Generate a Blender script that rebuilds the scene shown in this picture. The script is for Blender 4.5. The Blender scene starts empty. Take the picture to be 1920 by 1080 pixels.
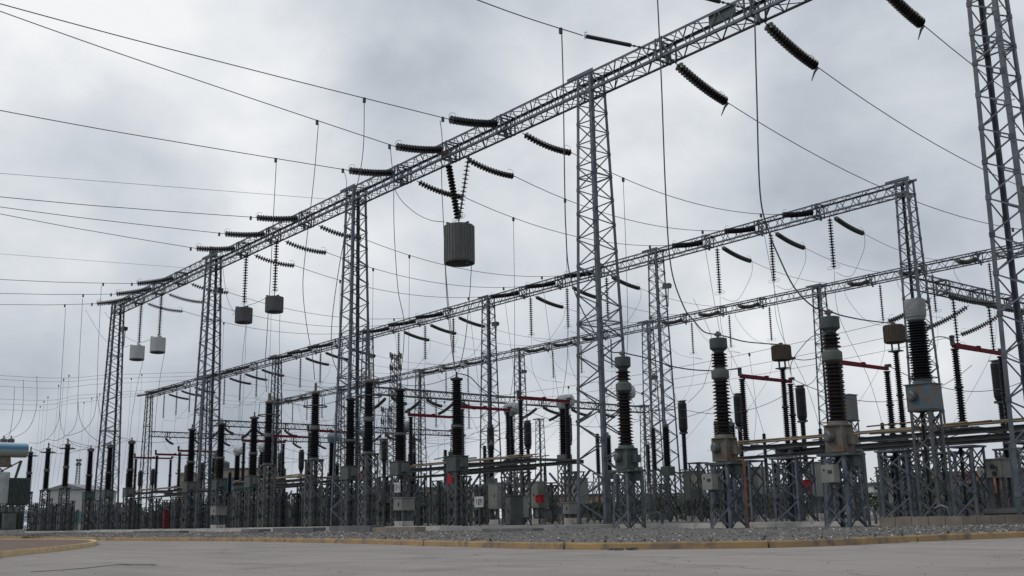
import bpy, math, random
from mathutils import Vector, Matrix
R = random.Random(11)
sc = bpy.context.scene
COL = sc.collection

# ------------------------------------------------------------------ camera
F, YAW, PITCH, ROLL, CH = 1984.5, -.8859, .2155, -.0188, .178
cy, sy, cp, sp = math.cos(YAW), math.sin(YAW), math.cos(PITCH), math.sin(PITCH)
FW = Vector((sy*cp, cy*cp, sp)); RT = Vector((cy, -sy, 0)); UP = RT.cross(FW)
RV = RT*math.cos(ROLL) + UP*math.sin(ROLL); UV = -RT*math.sin(ROLL) + UP*math.cos(ROLL)
CAM = Vector((0, 0, CH))
cd = bpy.data.cameras.new('camera'); cam = bpy.data.objects.new('camera', cd); COL.objects.link(cam)
cd.sensor_width = 36; cd.lens = 36*F/1920; cd.clip_end = 5000; cd.clip_start = .1
m = Matrix(((RV.x, UV.x, -FW.x), (RV.y, UV.y, -FW.y), (RV.z, UV.z, -FW.z))).to_4x4()
m.translation = CAM; cam.matrix_world = m; sc.camera = cam

def ray(px, py): return FW + RV*((px-960)/F) + UV*((540-py)/F)
def at(px, py, ax, v):                       # point seen at a pixel, on the plane coordinate[ax] = v
    r = ray(px, py); return CAM + r*((v-CAM[ax])/r[ax])
def proj(P):
    d = Vector(P)-CAM; z = d.dot(FW); return 960+F*d.dot(RV)/z, 540-F*d.dot(UV)/z
def zat(X, Y, py):                           # height on the vertical through X, Y seen at image row py
    a, b = -1., 25.
    for _ in range(40):
        c = (a+b)/2
        if proj((X, Y, c))[1] > py: a = c
        else: b = c
    return a

# ------------------------------------------------------------------ world and sun
w = bpy.data.worlds.new('World'); sc.world = w; w.use_nodes = True
nt = w.node_tree; nt.nodes.clear()
def wn(t, **k):
    n = nt.nodes.new(t)
    for a, b in k.items(): setattr(n, a, b)
    return n
SUN_EL, SUN_AZ = math.radians(48), math.radians(215)
out = wn('ShaderNodeOutputWorld'); bg = wn('ShaderNodeBackground'); bg2 = wn('ShaderNodeBackground'); mx = wn('ShaderNodeMixShader')
sky = wn('ShaderNodeTexSky', sky_type='NISHITA', sun_disc=False, sun_elevation=SUN_EL, sun_rotation=SUN_AZ, air_density=1.5, dust_density=4)
nt.links.new(sky.outputs[0], bg.inputs[0]); bg.inputs[1].default_value = .08
tc = wn('ShaderNodeTexCoord')
mp = wn('ShaderNodeMapping'); mp.inputs['Scale'].default_value = (1, 1, 1.5)
nt.links.new(tc.outputs['Generated'], mp.inputs[0])
n1 = wn('ShaderNodeTexNoise'); n1.inputs['Scale'].default_value = 5.5; n1.inputs['Detail'].default_value = 6; n1.inputs['Roughness'].default_value = .52; n1.inputs['Distortion'].default_value = .12
nt.links.new(mp.outputs[0], n1.inputs['Vector'])
def mth(op, a, b, clamp=False):
    n = wn('ShaderNodeMath', operation=op, use_clamp=clamp)
    for i, v in enumerate((a, b)):
        if isinstance(v, (int, float)): n.inputs[i].default_value = v
        elif v is not None: nt.links.new(v, n.inputs[i])
    return n.outputs[0]
val = mth('MULTIPLY_ADD', n1.outputs['Fac'], .9); val.node.inputs[2].default_value = .14
for (px, py, rad, amp) in [(330, 200, 15, .20), (60, 40, 10, .10), (640, 560, 6, .17), (880, 350, 5, .04), (1260, 230, 7, .12), (1340, 590, 5, .12), (1880, 120, 9, .13), (40, 520, 6, .10), (1800, 560, 7, .06),
                           (120, 760, 12, -.10), (650, 780, 11, -.06), (1250, 800, 10, -.04), (800, 30, 8, -.09), (1640, 400, 8, -.03), (950, 430, 6, -.02), (320, 430, 5, -.07), (90, 360, 5, -.07), (1560, 880, 12, .03), (1500, 700, 9, .03), (700, 700, 8, -.02)]:
    d = ray(px, py).normalized()
    vm = wn('ShaderNodeVectorMath', operation='DOT_PRODUCT'); nt.links.new(tc.outputs['Generated'], vm.inputs[0]); vm.inputs[1].default_value = d
    mr = wn('ShaderNodeMapRange', interpolation_type='SMOOTHSTEP')
    mr.inputs['From Min'].default_value = math.cos(math.radians(rad)); mr.inputs['From Max'].default_value = 1
    mr.inputs['To Min'].default_value = 0; mr.inputs['To Max'].default_value = amp
    nt.links.new(vm.outputs['Value'], mr.inputs['Value'])
    val = mth('ADD', val, mr.outputs[0])
cr = wn('ShaderNodeValToRGB'); e = cr.color_ramp.elements
e[0].position = .30; e[0].color = (.39, .435, .50, 1)
e[1].position = .92; e[1].color = (.96, .97, .985, 1)
x = e.new(.50); x.color = (.54, .585, .65, 1)
x = e.new(.68); x.color = (.71, .745, .79, 1)
nt.links.new(val, cr.inputs[0])
nt.links.new(cr.outputs[0], bg2.inputs[0]); bg2.inputs[1].default_value = .97
mx.inputs[0].default_value = .95
nt.links.new(bg.outputs[0], mx.inputs[1]); nt.links.new(bg2.outputs[0], mx.inputs[2]); nt.links.new(mx.outputs[0], out.inputs[0])
sl = bpy.data.lights.new('sun', 'SUN'); sl.energy = .9; sl.angle = math.radians(14); sl.color = (1, .96, .9)
so = bpy.data.objects.new('sun', sl); COL.objects.link(so)
so.rotation_euler = (math.pi/2-SUN_EL, 0, math.pi-SUN_AZ)
vs = sc.view_settings; vs.view_transform = 'Standard'; vs.look = 'None'; vs.gamma = 1; vs.exposure = 0; vs.use_curve_mapping = False

# ------------------------------------------------------------------ materials
def mat(name, c1, c2=None, scale=4., rough=.6, metal=0., detail=6., bump=0., ramp=(.35, .65), spec=.5, c3=None, sc3=25., r3=(.62, .7), stretch=None, coords='Object'):
    mm = bpy.data.materials.new(name); mm.use_nodes = True; t = mm.node_tree; b = t.nodes['Principled BSDF']
    b.inputs['Roughness'].default_value = rough; b.inputs['Metallic'].default_value = metal
    b.inputs['Specular IOR Level'].default_value = spec
    if c2 is None: c2 = tuple(v*.75 for v in c1)
    tcn = t.nodes.new('ShaderNodeTexCoord'); src = tcn.outputs[coords]
    if stretch:
        ma = t.nodes.new('ShaderNodeMapping'); ma.inputs['Scale'].default_value = stretch; t.links.new(src, ma.inputs[0]); src = ma.outputs[0]
    n = t.nodes.new('ShaderNodeTexNoise'); n.inputs['Scale'].default_value = scale; n.inputs['Detail'].default_value = detail
    t.links.new(src, n.inputs['Vector'])
    r = t.nodes.new('ShaderNodeValToRGB'); r.color_ramp.elements[0].position = ramp[0]; r.color_ramp.elements[1].position = ramp[1]
    r.color_ramp.elements[0].color = (*c1, 1); r.color_ramp.elements[1].color = (*c2, 1)
    t.links.new(n.outputs['Fac'], r.inputs[0]); o = r.outputs[0]
    if c3:
        n3 = t.nodes.new('ShaderNodeTexNoise'); n3.inputs['Scale'].default_value = sc3; n3.inputs['Detail'].default_value = 5
        t.links.new(src, n3.inputs['Vector'])
        r3n = t.nodes.new('ShaderNodeMapRange'); r3n.inputs[1].default_value = r3[0]; r3n.inputs[2].default_value = r3[1]
        t.links.new(n3.outputs['Fac'], r3n.inputs[0])
        mi = t.nodes.new('ShaderNodeMix'); mi.data_type = 'RGBA'
        t.links.new(r3n.outputs[0], mi.inputs[0]); t.links.new(o, mi.inputs[6]); mi.inputs[7].default_value = (*c3, 1); o = mi.outputs[2]
    t.links.new(o, b.inputs['Base Color'])
    if bump:
        bn = t.nodes.new('ShaderNodeBump'); bn.inputs['Strength'].default_value = bump; bn.inputs['Distance'].default_value = .02
        t.links.new(n.outputs['Fac'], bn.inputs['Height']); t.links.new(bn.outputs[0], b.inputs['Normal'])
    return mm
M = dict(
 steel=mat('galvanised_steel', (.098, .112, .136), (.05, .06, .077), 3, .55, .25, ramp=(.3, .7), c3=(.07, .055, .045), sc3=9, r3=(.60, .75)),
 steel2=mat('weathered_steel', (.08, .09, .092), (.042, .048, .052), 3, .6, .2, c3=(.11, .08, .055), sc3=7, r3=(.58, .72)),
 green=mat('grey_green_paint', (.066, .088, .086), (.042, .056, .057), 4, .75, c3=(.08, .06, .04), sc3=10, r3=(.6, .7)),
 porcelain=mat('brown_porcelain', (.022, .016, .017), (.014, .011, .013), 6, .3, spec=.4),
 porcelain2=mat('black_porcelain', (.013, .014, .019), (.009, .010, .014), 6, .35, spec=.35),
 polymer=mat('grey_polymer', (.085, .09, .085), (.06, .064, .062), 6, .55),
 glass=mat('grey_glazed_disc', (.07, .072, .075), (.045, .046, .052), 9, .3),
 cap=mat('cast_cap', (.12, .125, .128), (.075, .08, .085), 8, .6, .2, c3=(.12, .08, .06), sc3=20),
 box=mat('equipment_box', (.095, .108, .105), (.06, .07, .07), 3, .75, c3=(.10, .075, .055), sc3=9, r3=(.62, .72)),
 cab=mat('cabinet_paint', (.21, .22, .195), (.16, .17, .155), 2.2, .5, c3=(.16, .14, .11), sc3=7, r3=(.64, .76)),
 rust=mat('rusty_tank', (.125, .12, .108), (.085, .077, .064), 3.5, .7, c3=(.12, .05, .022), sc3=6, r3=(.52, .64), bump=.3),
 rustp=mat('rusty_pipe', (.17, .08, .035), (.10, .045, .022), 5, .8),
 ochre=mat('weathered_timber_rod', (.24, .19, .12), (.15, .12, .08), 4, .75, stretch=(.4, 4, 4)),
 blue=mat('blue_tank_paint', (.035, .10, .15), (.085, .09, .09), 3, .5, c3=(.10, .07, .05), sc3=3.5, r3=(.47, .60)),
 bluew=mat('chalky_white_tank', (.36, .385, .385), (.25, .275, .28), 3, .6, c3=(.22, .19, .16), sc3=6, r3=(.62, .75)),
 lightblue=mat('light_blue_tank', (.16, .24, .27), (.10, .155, .18), 3, .5, c3=(.18, .14, .11), sc3=6),
 red=mat('red_paint', (.15, .012, .02), (.10, .012, .018), 5, .8, spec=.2),
 redb=mat('bright_red_plate', (.34, .012, .02), (.26, .012, .018), 5, .7, spec=.3),
 trap=mat('trap_grey_paint', (.10, .104, .107), (.07, .073, .077), 5, .6, stretch=(1, 1, .15)),
 trap_pale=mat('pale_weathered_cap', (.24, .255, .265), (.17, .18, .19), 4, .8, c3=(.12, .11, .10), sc3=9, r3=(.6, .72)),
 trapw=mat('trap_pale_paint', (.50, .52, .53), (.40, .42, .43), 5, .6, stretch=(1, 1, .2)),
 brown=mat('rusty_brown_trap', (.075, .055, .038), (.05, .036, .025), 5, .7, c3=(.04, .028, .02), sc3=14, stretch=(1, 1, .25)),
 wire=mat('aluminium_conductor', (.085, .09, .10), (.06, .065, .072), 10, .55, .3),
 dark=mat('dark_metal', (.03, .033, .038), (.018, .02, .024), 6, .5),
 sign=mat('sign_plate', (.42, .43, .44), (.34, .35, .36), 5, .6),
 ink=mat('sign_lettering', (.02, .02, .025), (.03, .03, .03), 5, .6),
 concrete=mat('concrete', (.48, .46, .43), (.34, .33, .31), 1.6, .9, bump=.4, c3=(.22, .20, .185), sc3=5, r3=(.58, .74)),
 concrete_dark=mat('dark_concrete', (.15, .155, .165), (.10, .105, .115), 2.5, .9, bump=.4),
 brick=mat('plinth_blocks', (.24, .20, .165), (.17, .145, .12), 3, .9, bump=.4),
 kerb=mat('worn_yellow_kerb', (.36, .235, .10), (.25, .175, .10), 1.3, .85, c3=(.15, .115, .085), sc3=3.5, r3=(.50, .68), bump=.5),
 dirt=mat('bare_dirt', (.17, .115, .085), (.11, .08, .06), 2, .95, bump=.6),
 yard=mat('yard_soil', (.15, .14, .125), (.095, .09, .083), .9, .95, bump=.6, c3=(.05, .05, .05), sc3=12, r3=(.5, .62)),
 foliage=mat('foliage', (.045, .075, .03), (.02, .04, .018), 3, .7),
 bark=mat('bark', (.07, .055, .04), (.05, .04, .03), 8, .9),
 wallw=mat('white_render', (.52, .52, .50), (.42, .42, .41), .6, .85), wallg=mat('grey_metal_sheet', (.22, .24, .26), (.18, .195, .21), .8, .5),
 wallp=mat('pinkish_render', (.42, .27, .20), (.33, .22, .17), .6, .9), wallb=mat('brick_wall', (.26, .12, .085), (.19, .09, .07), 1.2, .9),
 walls=mat('sand_render', (.36, .31, .23), (.28, .25, .19), .6, .9),
 roof=mat('roof_sheet', (.12, .13, .14), (.09, .095, .105), 1, .6), roofr=mat('red_roof', (.20, .07, .05), (.14, .05, .04), 1, .8),
 winm=mat('window_glass', (.02, .025, .035), (.03, .04, .05), 1, .15), bluep=mat('blue_cladding', (.035, .085, .16), (.025, .065, .12), 1, .5),
 teal=mat('teal_sheet', (.10, .22, .25), (.08, .17, .20), 1, .5),
)
def ground_mat():                            # asphalt: tone patches, aggregate speckle, thin cracks
    mm = mat('asphalt', (.295, .266, .242), (.255, .231, .211), .35, .9, c3=(.215, .197, .182), sc3=.8, r3=(.52, .70), detail=8)
    t = mm.node_tree; b = t.nodes['Principled BSDF']; src = b.inputs['Base Color'].links[0].from_socket
    tcn = t.nodes['Texture Coordinate']
    sp_ = t.nodes.new('ShaderNodeTexNoise'); sp_.inputs['Scale'].default_value = 45; sp_.inputs['Detail'].default_value = 3; t.links.new(tcn.outputs['Object'], sp_.inputs['Vector'])
    mr = t.nodes.new('ShaderNodeMapRange'); mr.inputs[1].default_value = .3; mr.inputs[2].default_value = .7; mr.inputs[3].default_value = .86; mr.inputs[4].default_value = 1.12; t.links.new(sp_.outputs['Fac'], mr.inputs[0])
    nz = t.nodes.new('ShaderNodeTexNoise'); nz.inputs['Scale'].default_value = .9; nz.inputs['Detail'].default_value = 6; t.links.new(tcn.outputs['Object'], nz.inputs['Vector'])
    va = t.nodes.new('ShaderNodeVectorMath'); va.operation = 'MULTIPLY_ADD'; t.links.new(nz.outputs['Color'], va.inputs[0]); va.inputs[1].default_value = (1.6, 1.6, 0); t.links.new(tcn.outputs['Object'], va.inputs[2])
    vo = t.nodes.new('ShaderNodeTexVoronoi'); vo.feature = 'DISTANCE_TO_EDGE'; vo.inputs['Scale'].default_value = .16; t.links.new(va.outputs[0], vo.inputs['Vector'])
    mr2 = t.nodes.new('ShaderNodeMapRange'); mr2.inputs[1].default_value = .0; mr2.inputs[2].default_value = .010; mr2.inputs[3].default_value = .66; mr2.inputs[4].default_value = 1; t.links.new(vo.outputs['Distance'], mr2.inputs[0])
    mu = t.nodes.new('ShaderNodeMath'); mu.operation = 'MULTIPLY'; t.links.new(mr.outputs[0], mu.inputs[0]); t.links.new(mr2.outputs[0], mu.inputs[1])
    ma = t.nodes.new('ShaderNodeMapping'); ma.inputs['Scale'].default_value = (.12, 1.6, 1); ma.inputs['Rotation'].default_value = (0, 0, .12); t.links.new(tcn.outputs['Object'], ma.inputs[0])
    n5 = t.nodes.new('ShaderNodeTexNoise'); n5.inputs['Scale'].default_value = 1.1; n5.inputs['Detail'].default_value = 5; t.links.new(ma.outputs[0], n5.inputs['Vector'])
    mr5 = t.nodes.new('ShaderNodeMapRange'); mr5.inputs[1].default_value = .35; mr5.inputs[2].default_value = .65; mr5.inputs[3].default_value = .91; mr5.inputs[4].default_value = 1.05; t.links.new(n5.outputs['Fac'], mr5.inputs[0])
    mu5 = t.nodes.new('ShaderNodeMath'); mu5.operation = 'MULTIPLY'; t.links.new(mu.outputs[0], mu5.inputs[0]); t.links.new(mr5.outputs[0], mu5.inputs[1]); mu = mu5
    mi = t.nodes.new('ShaderNodeVectorMath'); mi.operation = 'SCALE'; t.links.new(src, mi.inputs[0]); t.links.new(mu.outputs[0], mi.inputs['Scale'])
    t.links.new(mi.outputs[0], b.inputs['Base Color'])
    bn = t.nodes.new('ShaderNodeBump'); bn.inputs['Strength'].default_value = .5; bn.inputs['Distance'].default_value = .01
    t.links.new(sp_.outputs['Fac'], bn.inputs['Height']); t.links.new(bn.outputs[0], b.inputs['Normal'])
    return mm
M['asphalt'] = ground_mat()
for nm_ in ('steel', 'steel2', 'porcelain', 'porcelain2'):          # every member or shed stack a slightly different age
    t = M[nm_].node_tree; b = t.nodes['Principled BSDF']; src = b.inputs['Base Color'].links[0].from_socket
    gm = t.nodes.new('ShaderNodeNewGeometry'); mr = t.nodes.new('ShaderNodeMapRange'); mr.inputs[3].default_value = .5; mr.inputs[4].default_value = 1.5; t.links.new(gm.outputs['Random Per Island'], mr.inputs[0])
    sc3_ = t.nodes.new('ShaderNodeVectorMath'); sc3_.operation = 'SCALE'; t.links.new(src, sc3_.inputs[0]); t.links.new(mr.outputs[0], sc3_.inputs['Scale']); t.links.new(sc3_.outputs[0], b.inputs['Base Color'])
def gravel_mat(name='gravel', scale=16):
    mm = bpy.data.materials.new(name); mm.use_nodes = True; t = mm.node_tree; b = t.nodes['Principled BSDF']; b.inputs['Roughness'].default_value = .9
    tcn = t.nodes.new('ShaderNodeTexCoord'); vo = t.nodes.new('ShaderNodeTexVoronoi'); vo.inputs['Scale'].default_value = scale; t.links.new(tcn.outputs['Object'], vo.inputs['Vector'])
    r = t.nodes.new('ShaderNodeValToRGB'); es = r.color_ramp.elements
    es[0].position = 0; es[0].color = (.035, .035, .04, 1); es[1].position = 1; es[1].color = (.24, .225, .20, 1)
    for p_, c_ in ((.3, (.08, .085, .092, 1)), (.6, (.12, .115, .105, 1)), (.8, (.17, .145, .115, 1))):
        q = es.new(p_); q.color = c_
    sx = t.nodes.new('ShaderNodeSeparateColor'); t.links.new(vo.outputs['Color'], sx.inputs[0]); t.links.new(sx.outputs[0], r.inputs[0])
    t.links.new(r.outputs[0], b.inputs['Base Color'])
    bn = t.nodes.new('ShaderNodeBump'); bn.inputs['Distance'].default_value = .03; bn.invert = True
    t.links.new(vo.outputs['Distance'], bn.inputs['Height']); t.links.new(bn.outputs[0], b.inputs['Normal'])
    return mm
M['gravel'] = gravel_mat()
def stone_mat():
    mm = bpy.data.materials.new('crushed_stone'); mm.use_nodes = True; t = mm.node_tree; b = t.nodes['Principled BSDF']; b.inputs['Roughness'].default_value = .85
    g = t.nodes.new('ShaderNodeNewGeometry'); r = t.nodes.new('ShaderNodeValToRGB'); es = r.color_ramp.elements
    es[0].color = (.02, .022, .028, 1); es[1].color = (.62, .60, .56, 1)
    for p_, c_ in ((.35, (.05, .054, .062, 1)), (.6, (.13, .125, .115, 1)), (.82, (.25, .215, .175, 1))):
        q = es.new(p_); q.color = c_
    t.links.new(g.outputs['Random Per Island'], r.inputs[0]); t.links.new(r.outputs[0], b.inputs['Base Color'])
    return mm
M['stone'] = stone_mat()

# ------------------------------------------------------------------ mesh helpers
class MB:
    def __init__(s): s.v = []; s.f = []; s.sm = []
    def add(s, vs_, fs, smooth=False):
        n = len(s.v); s.v += [tuple(a) for a in vs_]; s.f += [tuple(i+n for i in q) for q in fs]; s.sm += [smooth]*len(fs)
    def box(s, c, d, rz=0):
        x, y, z = (a/2 for a in d); ca, sa = math.cos(rz), math.sin(rz); P = []
        for i in (-1, 1):
            for j in (-1, 1):
                for k in (-1, 1): P.append((c[0]+i*x*ca-j*y*sa, c[1]+i*x*sa+j*y*ca, c[2]+k*z))
        s.add(P, [(0, 1, 3, 2), (4, 6, 7, 5), (0, 4, 5, 1), (2, 3, 7, 6), (0, 2, 6, 4), (1, 5, 7, 3)])
    def bar(s, p, q, a, b=None, hint=(0, 0, 1)):
        p, q = Vector(p), Vector(q); b = b or a; d = (q-p)
        if d.length < 1e-6: return
        d.normalize(); h = Vector(hint)
        if abs(d.dot(h)) > .98: h = Vector((1, 0, 0)) if abs(d.x) < .9 else Vector((0, 1, 0))
        u = d.cross(h).normalized(); v_ = u.cross(d); P = []
        for c in (p, q):
            for i, j in ((-1, -1), (1, -1), (1, 1), (-1, 1)): P.append(c+u*(i*a/2)+v_*(j*b/2))
        s.add(P, [(3, 2, 1, 0), (4, 5, 6, 7), (0, 1, 5, 4), (1, 2, 6, 5), (2, 3, 7, 6), (3, 0, 4, 7)])
    def angle(s, p, q, du, dv, w_, t_=.012):         # L profile: flanges along du and dv from the corner line p-q
        p, q, du, dv = Vector(p), Vector(q), Vector(du), Vector(dv)
        sec = [Vector((0, 0, 0)), du*w_, du*w_+dv*t_, du*t_+dv*t_, du*t_+dv*w_, dv*w_]
        P = [c+a for c in (p, q) for a in sec]
        s.add(P, [(i, (i+1) % 6, (i+1) % 6+6, i+6) for i in range(6)]+[(0, 3, 2, 1), (0, 5, 4, 3), (6, 7, 8, 9), (6, 9, 10, 11)])
    def tube(s, pts, r, n=6, closed=False):
        pts = [Vector(p) for p in pts]; m_ = len(pts); rs = r if isinstance(r, (list, tuple)) else [r]*m_
        P = []; ref = None
        for i, p in enumerate(pts):
            if closed: d = pts[(i+1) % m_]-pts[i-1]
            else: d = pts[min(i+1, m_-1)]-pts[max(i-1, 0)]
            d.normalize()
            if ref is None: ref = Vector((0, 0, 1)) if abs(d.z) < .9 else Vector((1, 0, 0))
            u = d.cross(ref)
            if u.length < .1: ref = Vector((1, 0, 0)) if abs(d.x) < .8 else Vector((0, 1, 0)); u = d.cross(ref)
            u.normalize(); v_ = u.cross(d); ref = v_
            for k in range(n):
                a = 2*math.pi*k/n; P.append(p+(u*math.cos(a)+v_*math.sin(a))*rs[i])
        fs = []
        for i in range(m_ if closed else m_-1):
            j = (i+1) % m_
            for k in range(n): fs.append((i*n+k, i*n+(k+1) % n, j*n+(k+1) % n, j*n+k))
        if not closed: fs += [tuple(range(n-1, -1, -1)), tuple((m_-1)*n+k for k in range(n))]
        s.add(P, fs, True)
    def lathe(s, c, prof, n=16, axis=(0, 0, 1), smooth=True):    # prof: (radius, distance along the axis)
        a = Vector(axis).normalized(); h = Vector((1, 0, 0)) if abs(a.x) < .8 else Vector((0, 1, 0))
        u = a.cross(h).normalized(); v_ = a.cross(u); c = Vector(c); P = []
        for r, z in prof:
            for k in range(n):
                t = 2*math.pi*k/n; P.append(c+a*z+(u*math.cos(t)+v_*math.sin(t))*max(r, .0005))
        fs = []
        for i in range(len(prof)-1):
            for k in range(n): fs.append((i*n+k, i*n+(k+1) % n, (i+1)*n+(k+1) % n, (i+1)*n+k))
        fs += [tuple(range(n-1, -1, -1)), tuple((len(prof)-1)*n+k for k in range(n))]
        s.add(P, fs, smooth)
    def sheds(s, X, Y, z0, z1, rc, rs, pitch=.085, n=18, taper=1.0):
        k = max(2, int((z1-z0)/pitch)); dz = (z1-z0)/k; P = [(rc, 0)]
        for i in range(k):
            z = i*dz; f = 1+(taper-1)*i/k; r2 = rs*f*(1 if i % 2 == 0 else .93)
            P += [(rc*f, z+dz*.15), (r2, z+dz*.34), (r2, z+dz*.44), (rc*f*1.05, z+dz*.88)]
        P.append((rc*taper, z1-z0)); s.lathe((X, Y, z0), P, n)
    def build(s, name, m_, parent=None, origin=None):
        if not s.v: return None
        xs = [a[0] for a in s.v]; ys = [a[1] for a in s.v]; zs = [a[2] for a in s.v]
        if parent is not None: org = ORG[parent.name]
        else: org = origin or ((min(xs)+max(xs))/2, (min(ys)+max(ys))/2, min(zs))
        me = bpy.data.meshes.new(name); me.from_pydata([(a[0]-org[0], a[1]-org[1], a[2]-org[2]) for a in s.v], [], s.f)
        me.polygons.foreach_set('use_smooth', s.sm)
        if any(s.sm) and len(s.v) < 20000: me.set_sharp_from_angle(angle=.5)
        me.materials.append(M[m_] if isinstance(m_, str) else m_)
        o = bpy.data.objects.new(name, me); COL.objects.link(o)
        ORG[o.name] = org
        if parent is not None: o.parent = parent
        else: o.location = org
        return o
ORG = {}; SETS = {}
def thing(name, loc):
    o = bpy.data.objects.new(name, None); COL.objects.link(o); o.location = loc; o.empty_display_size = .3; ORG[o.name] = tuple(loc); return o
def tag(o, label, cat, group=None):
    o['label'] = label; o['category'] = cat
    if group: o['group'] = group
    return o
ORDW = ['first', 'second', 'third', 'fourth', 'fifth', 'sixth', 'seventh', 'eighth', 'ninth', 'tenth', 'eleventh', 'twelfth', 'thirteenth', 'fourteenth', 'fifteenth', 'sixteenth', 'seventeenth', 'eighteenth', 'nineteenth', 'twentieth']
def member(key, o, x, cat, group): SETS.setdefault(key, []).append((x, o, cat, group))      # labelled at the end, by place in its row
def struct(o): o['kind'] = 'structure'; return o

# ------------------------------------------------------------------ ground
ZR = -.38
g = MB(); S_ = 3000; g.add([(-S_, -S_, ZR-.06), (S_, -S_, ZR-.06), (S_, S_, ZR-.06), (-S_, S_, ZR-.06)], [(0, 1, 2, 3)]); struct(g.build('ground', 'yard', origin=(0, 0, 0)))
def curve(P, n=10):
    P = [Vector(p) for p in P]; o = []
    for i in range(len(P)-1):
        p0, p1, p2, p3 = P[max(i-1, 0)], P[i], P[i+1], P[min(i+2, len(P)-1)]
        for k in range(n):
            t = k/n; o.append(.5*((2*p1)+(p2-p0)*t+(2*p0-5*p1+4*p2-p3)*t*t+(3*p1-p0-3*p2+p3)*t**3))
    o.append(P[-1]); return o
kp = [at(px, py, 2, ZR) for px, py in [(0, 1010), (190, 1013.5), (420, 1015), (640, 1019), (860, 1025.5), (1055, 1030.5), (1250, 1030), (1440, 1027.5), (1580, 1023), (1720, 1016), (1830, 1011.5), (1920, 1008)]]
kp = [Vector((-190, kp[0].y+2, ZR))]+kp+[Vector((kp[-1].x+1.3, 32, ZR)), Vector((kp[-1].x+2.5, 60, ZR)), Vector((kp[-1].x+4, 140, ZR))]
kc = curve(kp, 12)
# road sheet: everything on the camera's side of the kerb
g = MB(); n = len(kc); P = [(p.x, p.y, ZR) for p in kc]+[(p.x+60 if i > n*.75 else p.x, p.y-100 if i <= n*.75 else p.y-60, ZR) for i, p in enumerate(kc)]
g = MB(); g.add([(-260, -160, ZR), (240, -160, ZR), (240, 200, ZR), (-260, 200, ZR)], [(0, 1, 2, 3)]); struct(g.build('road', 'asphalt', origin=(0, 0, 0)))
KH, KW = .125, .17
def nrm(path, i):
    a, b = path[max(i-1, 0)], path[min(i+1, len(path)-1)]; d = (b-a); d.z = 0; d.normalize(); return Vector((-d.y, d.x, 0))   # left of travel = yard side
def kerb_run(i0, i1, name, lab_mat='kerb', path=kc, h=KH, wd=KW):
    g = MB(); P = []
    rn = random.Random(i0)
    for i in range(i0, i1+1):
        p = path[i] if not (i == i0 and i0) else path[i].lerp(path[i-1], .72); nn = nrm(path, i); hh = h*(1+rn.uniform(-.07, .07)); lift = .0
        for (a, z) in ((0, -.05), (0.006+rn.uniform(0, .006), hh-.025), (.028, hh), (wd, hh), (wd, -.05)): P.append(p+nn*a+Vector((0, 0, z+lift)))
    m_ = i1-i0+1
    g.add(P, [(i*5+k, (i+1)*5+k, (i+1)*5+k+1, i*5+k+1) for i in range(m_-1) for k in range(4)]+[(0, 1, 2, 3, 4), tuple((m_-1)*5+k for k in (4, 3, 2, 1, 0))])
    return struct(g.build(name, lab_mat))
def kidx(px): return min(range(len(kc)), key=lambda i: abs(proj(kc[i])[0]-px) if kc[i].y < 40 else 1e9)
# resample kerb finely so that the joints can be cut
fine = []
for i in range(len(kc)-1):
    L = (kc[i+1]-kc[i]).length; q = max(1, int(L/.18)) if kc[i].y < 45 and kc[i].x > -110 else max(1, int(L/3))
    for k in range(q): fine.append(kc[i].lerp(kc[i+1], k/q))
fine.append(kc[-1]); kc = fine
cuts = sorted([0]+[kidx(p) for p in (470, 790, 1056, 1437, 1717)]+[len(kc)-1])
for a, b in zip(cuts[:-1], cuts[1:]): kerb_run(a+(0 if a == 0 else 1), b, 'kerb', path=kc)
# slab front edge
sx = [(-190, 19.2, .02), (-60, 19.2, .05), (-33, 19.2, .03), (-27.5, 19.4, .0), (-25.8, 21.5, -.02), (-24.9, 24.6, -.03), (-20, 25.3, -.04), (-15.6, 25.4, -.02), (-13.4, 26.2, .0), (-11.0, 28.6, -.02), (-9, 40, -.02), (-8, 140, -.02)]
sxv = [Vector(p) for p in sx]
def inset(path, a): return [p+nrm(path, i)*a for i, p in enumerate(path)]
# gravel bank between kerb and slab, as a strip
NB = 120
def resample(path, n):
    L = [0]
    for a, b in zip(path[:-1], path[1:]): L.append(L[-1]+(b-a).length)
    o = []; j = 0
    for i in range(n):
        d = L[-1]*i/(n-1)
        while j < len(L)-2 and L[j+1] < d: j += 1
        o.append(path[j].lerp(path[j+1], (d-L[j])/max(1e-6, L[j+1]-L[j])))
    return o
def closest_by_dir(p, path):                 # pair kerb points with slab points seen in about the same direction
    a = math.atan2(p.x-2, p.y); return a
ka = [p for p in kc if p.y < 60]
def slab_at(p):
    best = None; dr = Vector((p.x, p.y)).normalized(); o = Vector((0, 0))
    for a, b in zip(sxv[:-1], sxv[1:]):
        d = Vector((b.x-a.x, b.y-a.y)); den = dr.x*d.y-dr.y*d.x
        if abs(den) < 1e-9: continue
        t = (a.x*d.y-a.y*d.x)/den; u = (a.x*dr.y-a.y*dr.x)/den
        if t > 0 and -1e-6 <= u <= 1+1e-6 and (best is None or t < best[0]): best = (t, a.lerp(b, u))
    return best[1] if best else None
rows = []
for i, p in enumerate(ka):
    if i % 4: continue
    q = slab_at(p)
    if q is None: continue
    k_ = p+nrm(kc, kc.index(p))*(KW-.02); k_.z = ZR+KH-.025
    rows.append((k_, Vector((q.x, q.y, q.z-.13))))
def bank(a, b, t): 
    return a.lerp(b, t)+Vector((0, 0, .05*math.sin(t*math.pi)+.02*math.sin(a.x*1.3+t*9)))
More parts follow.
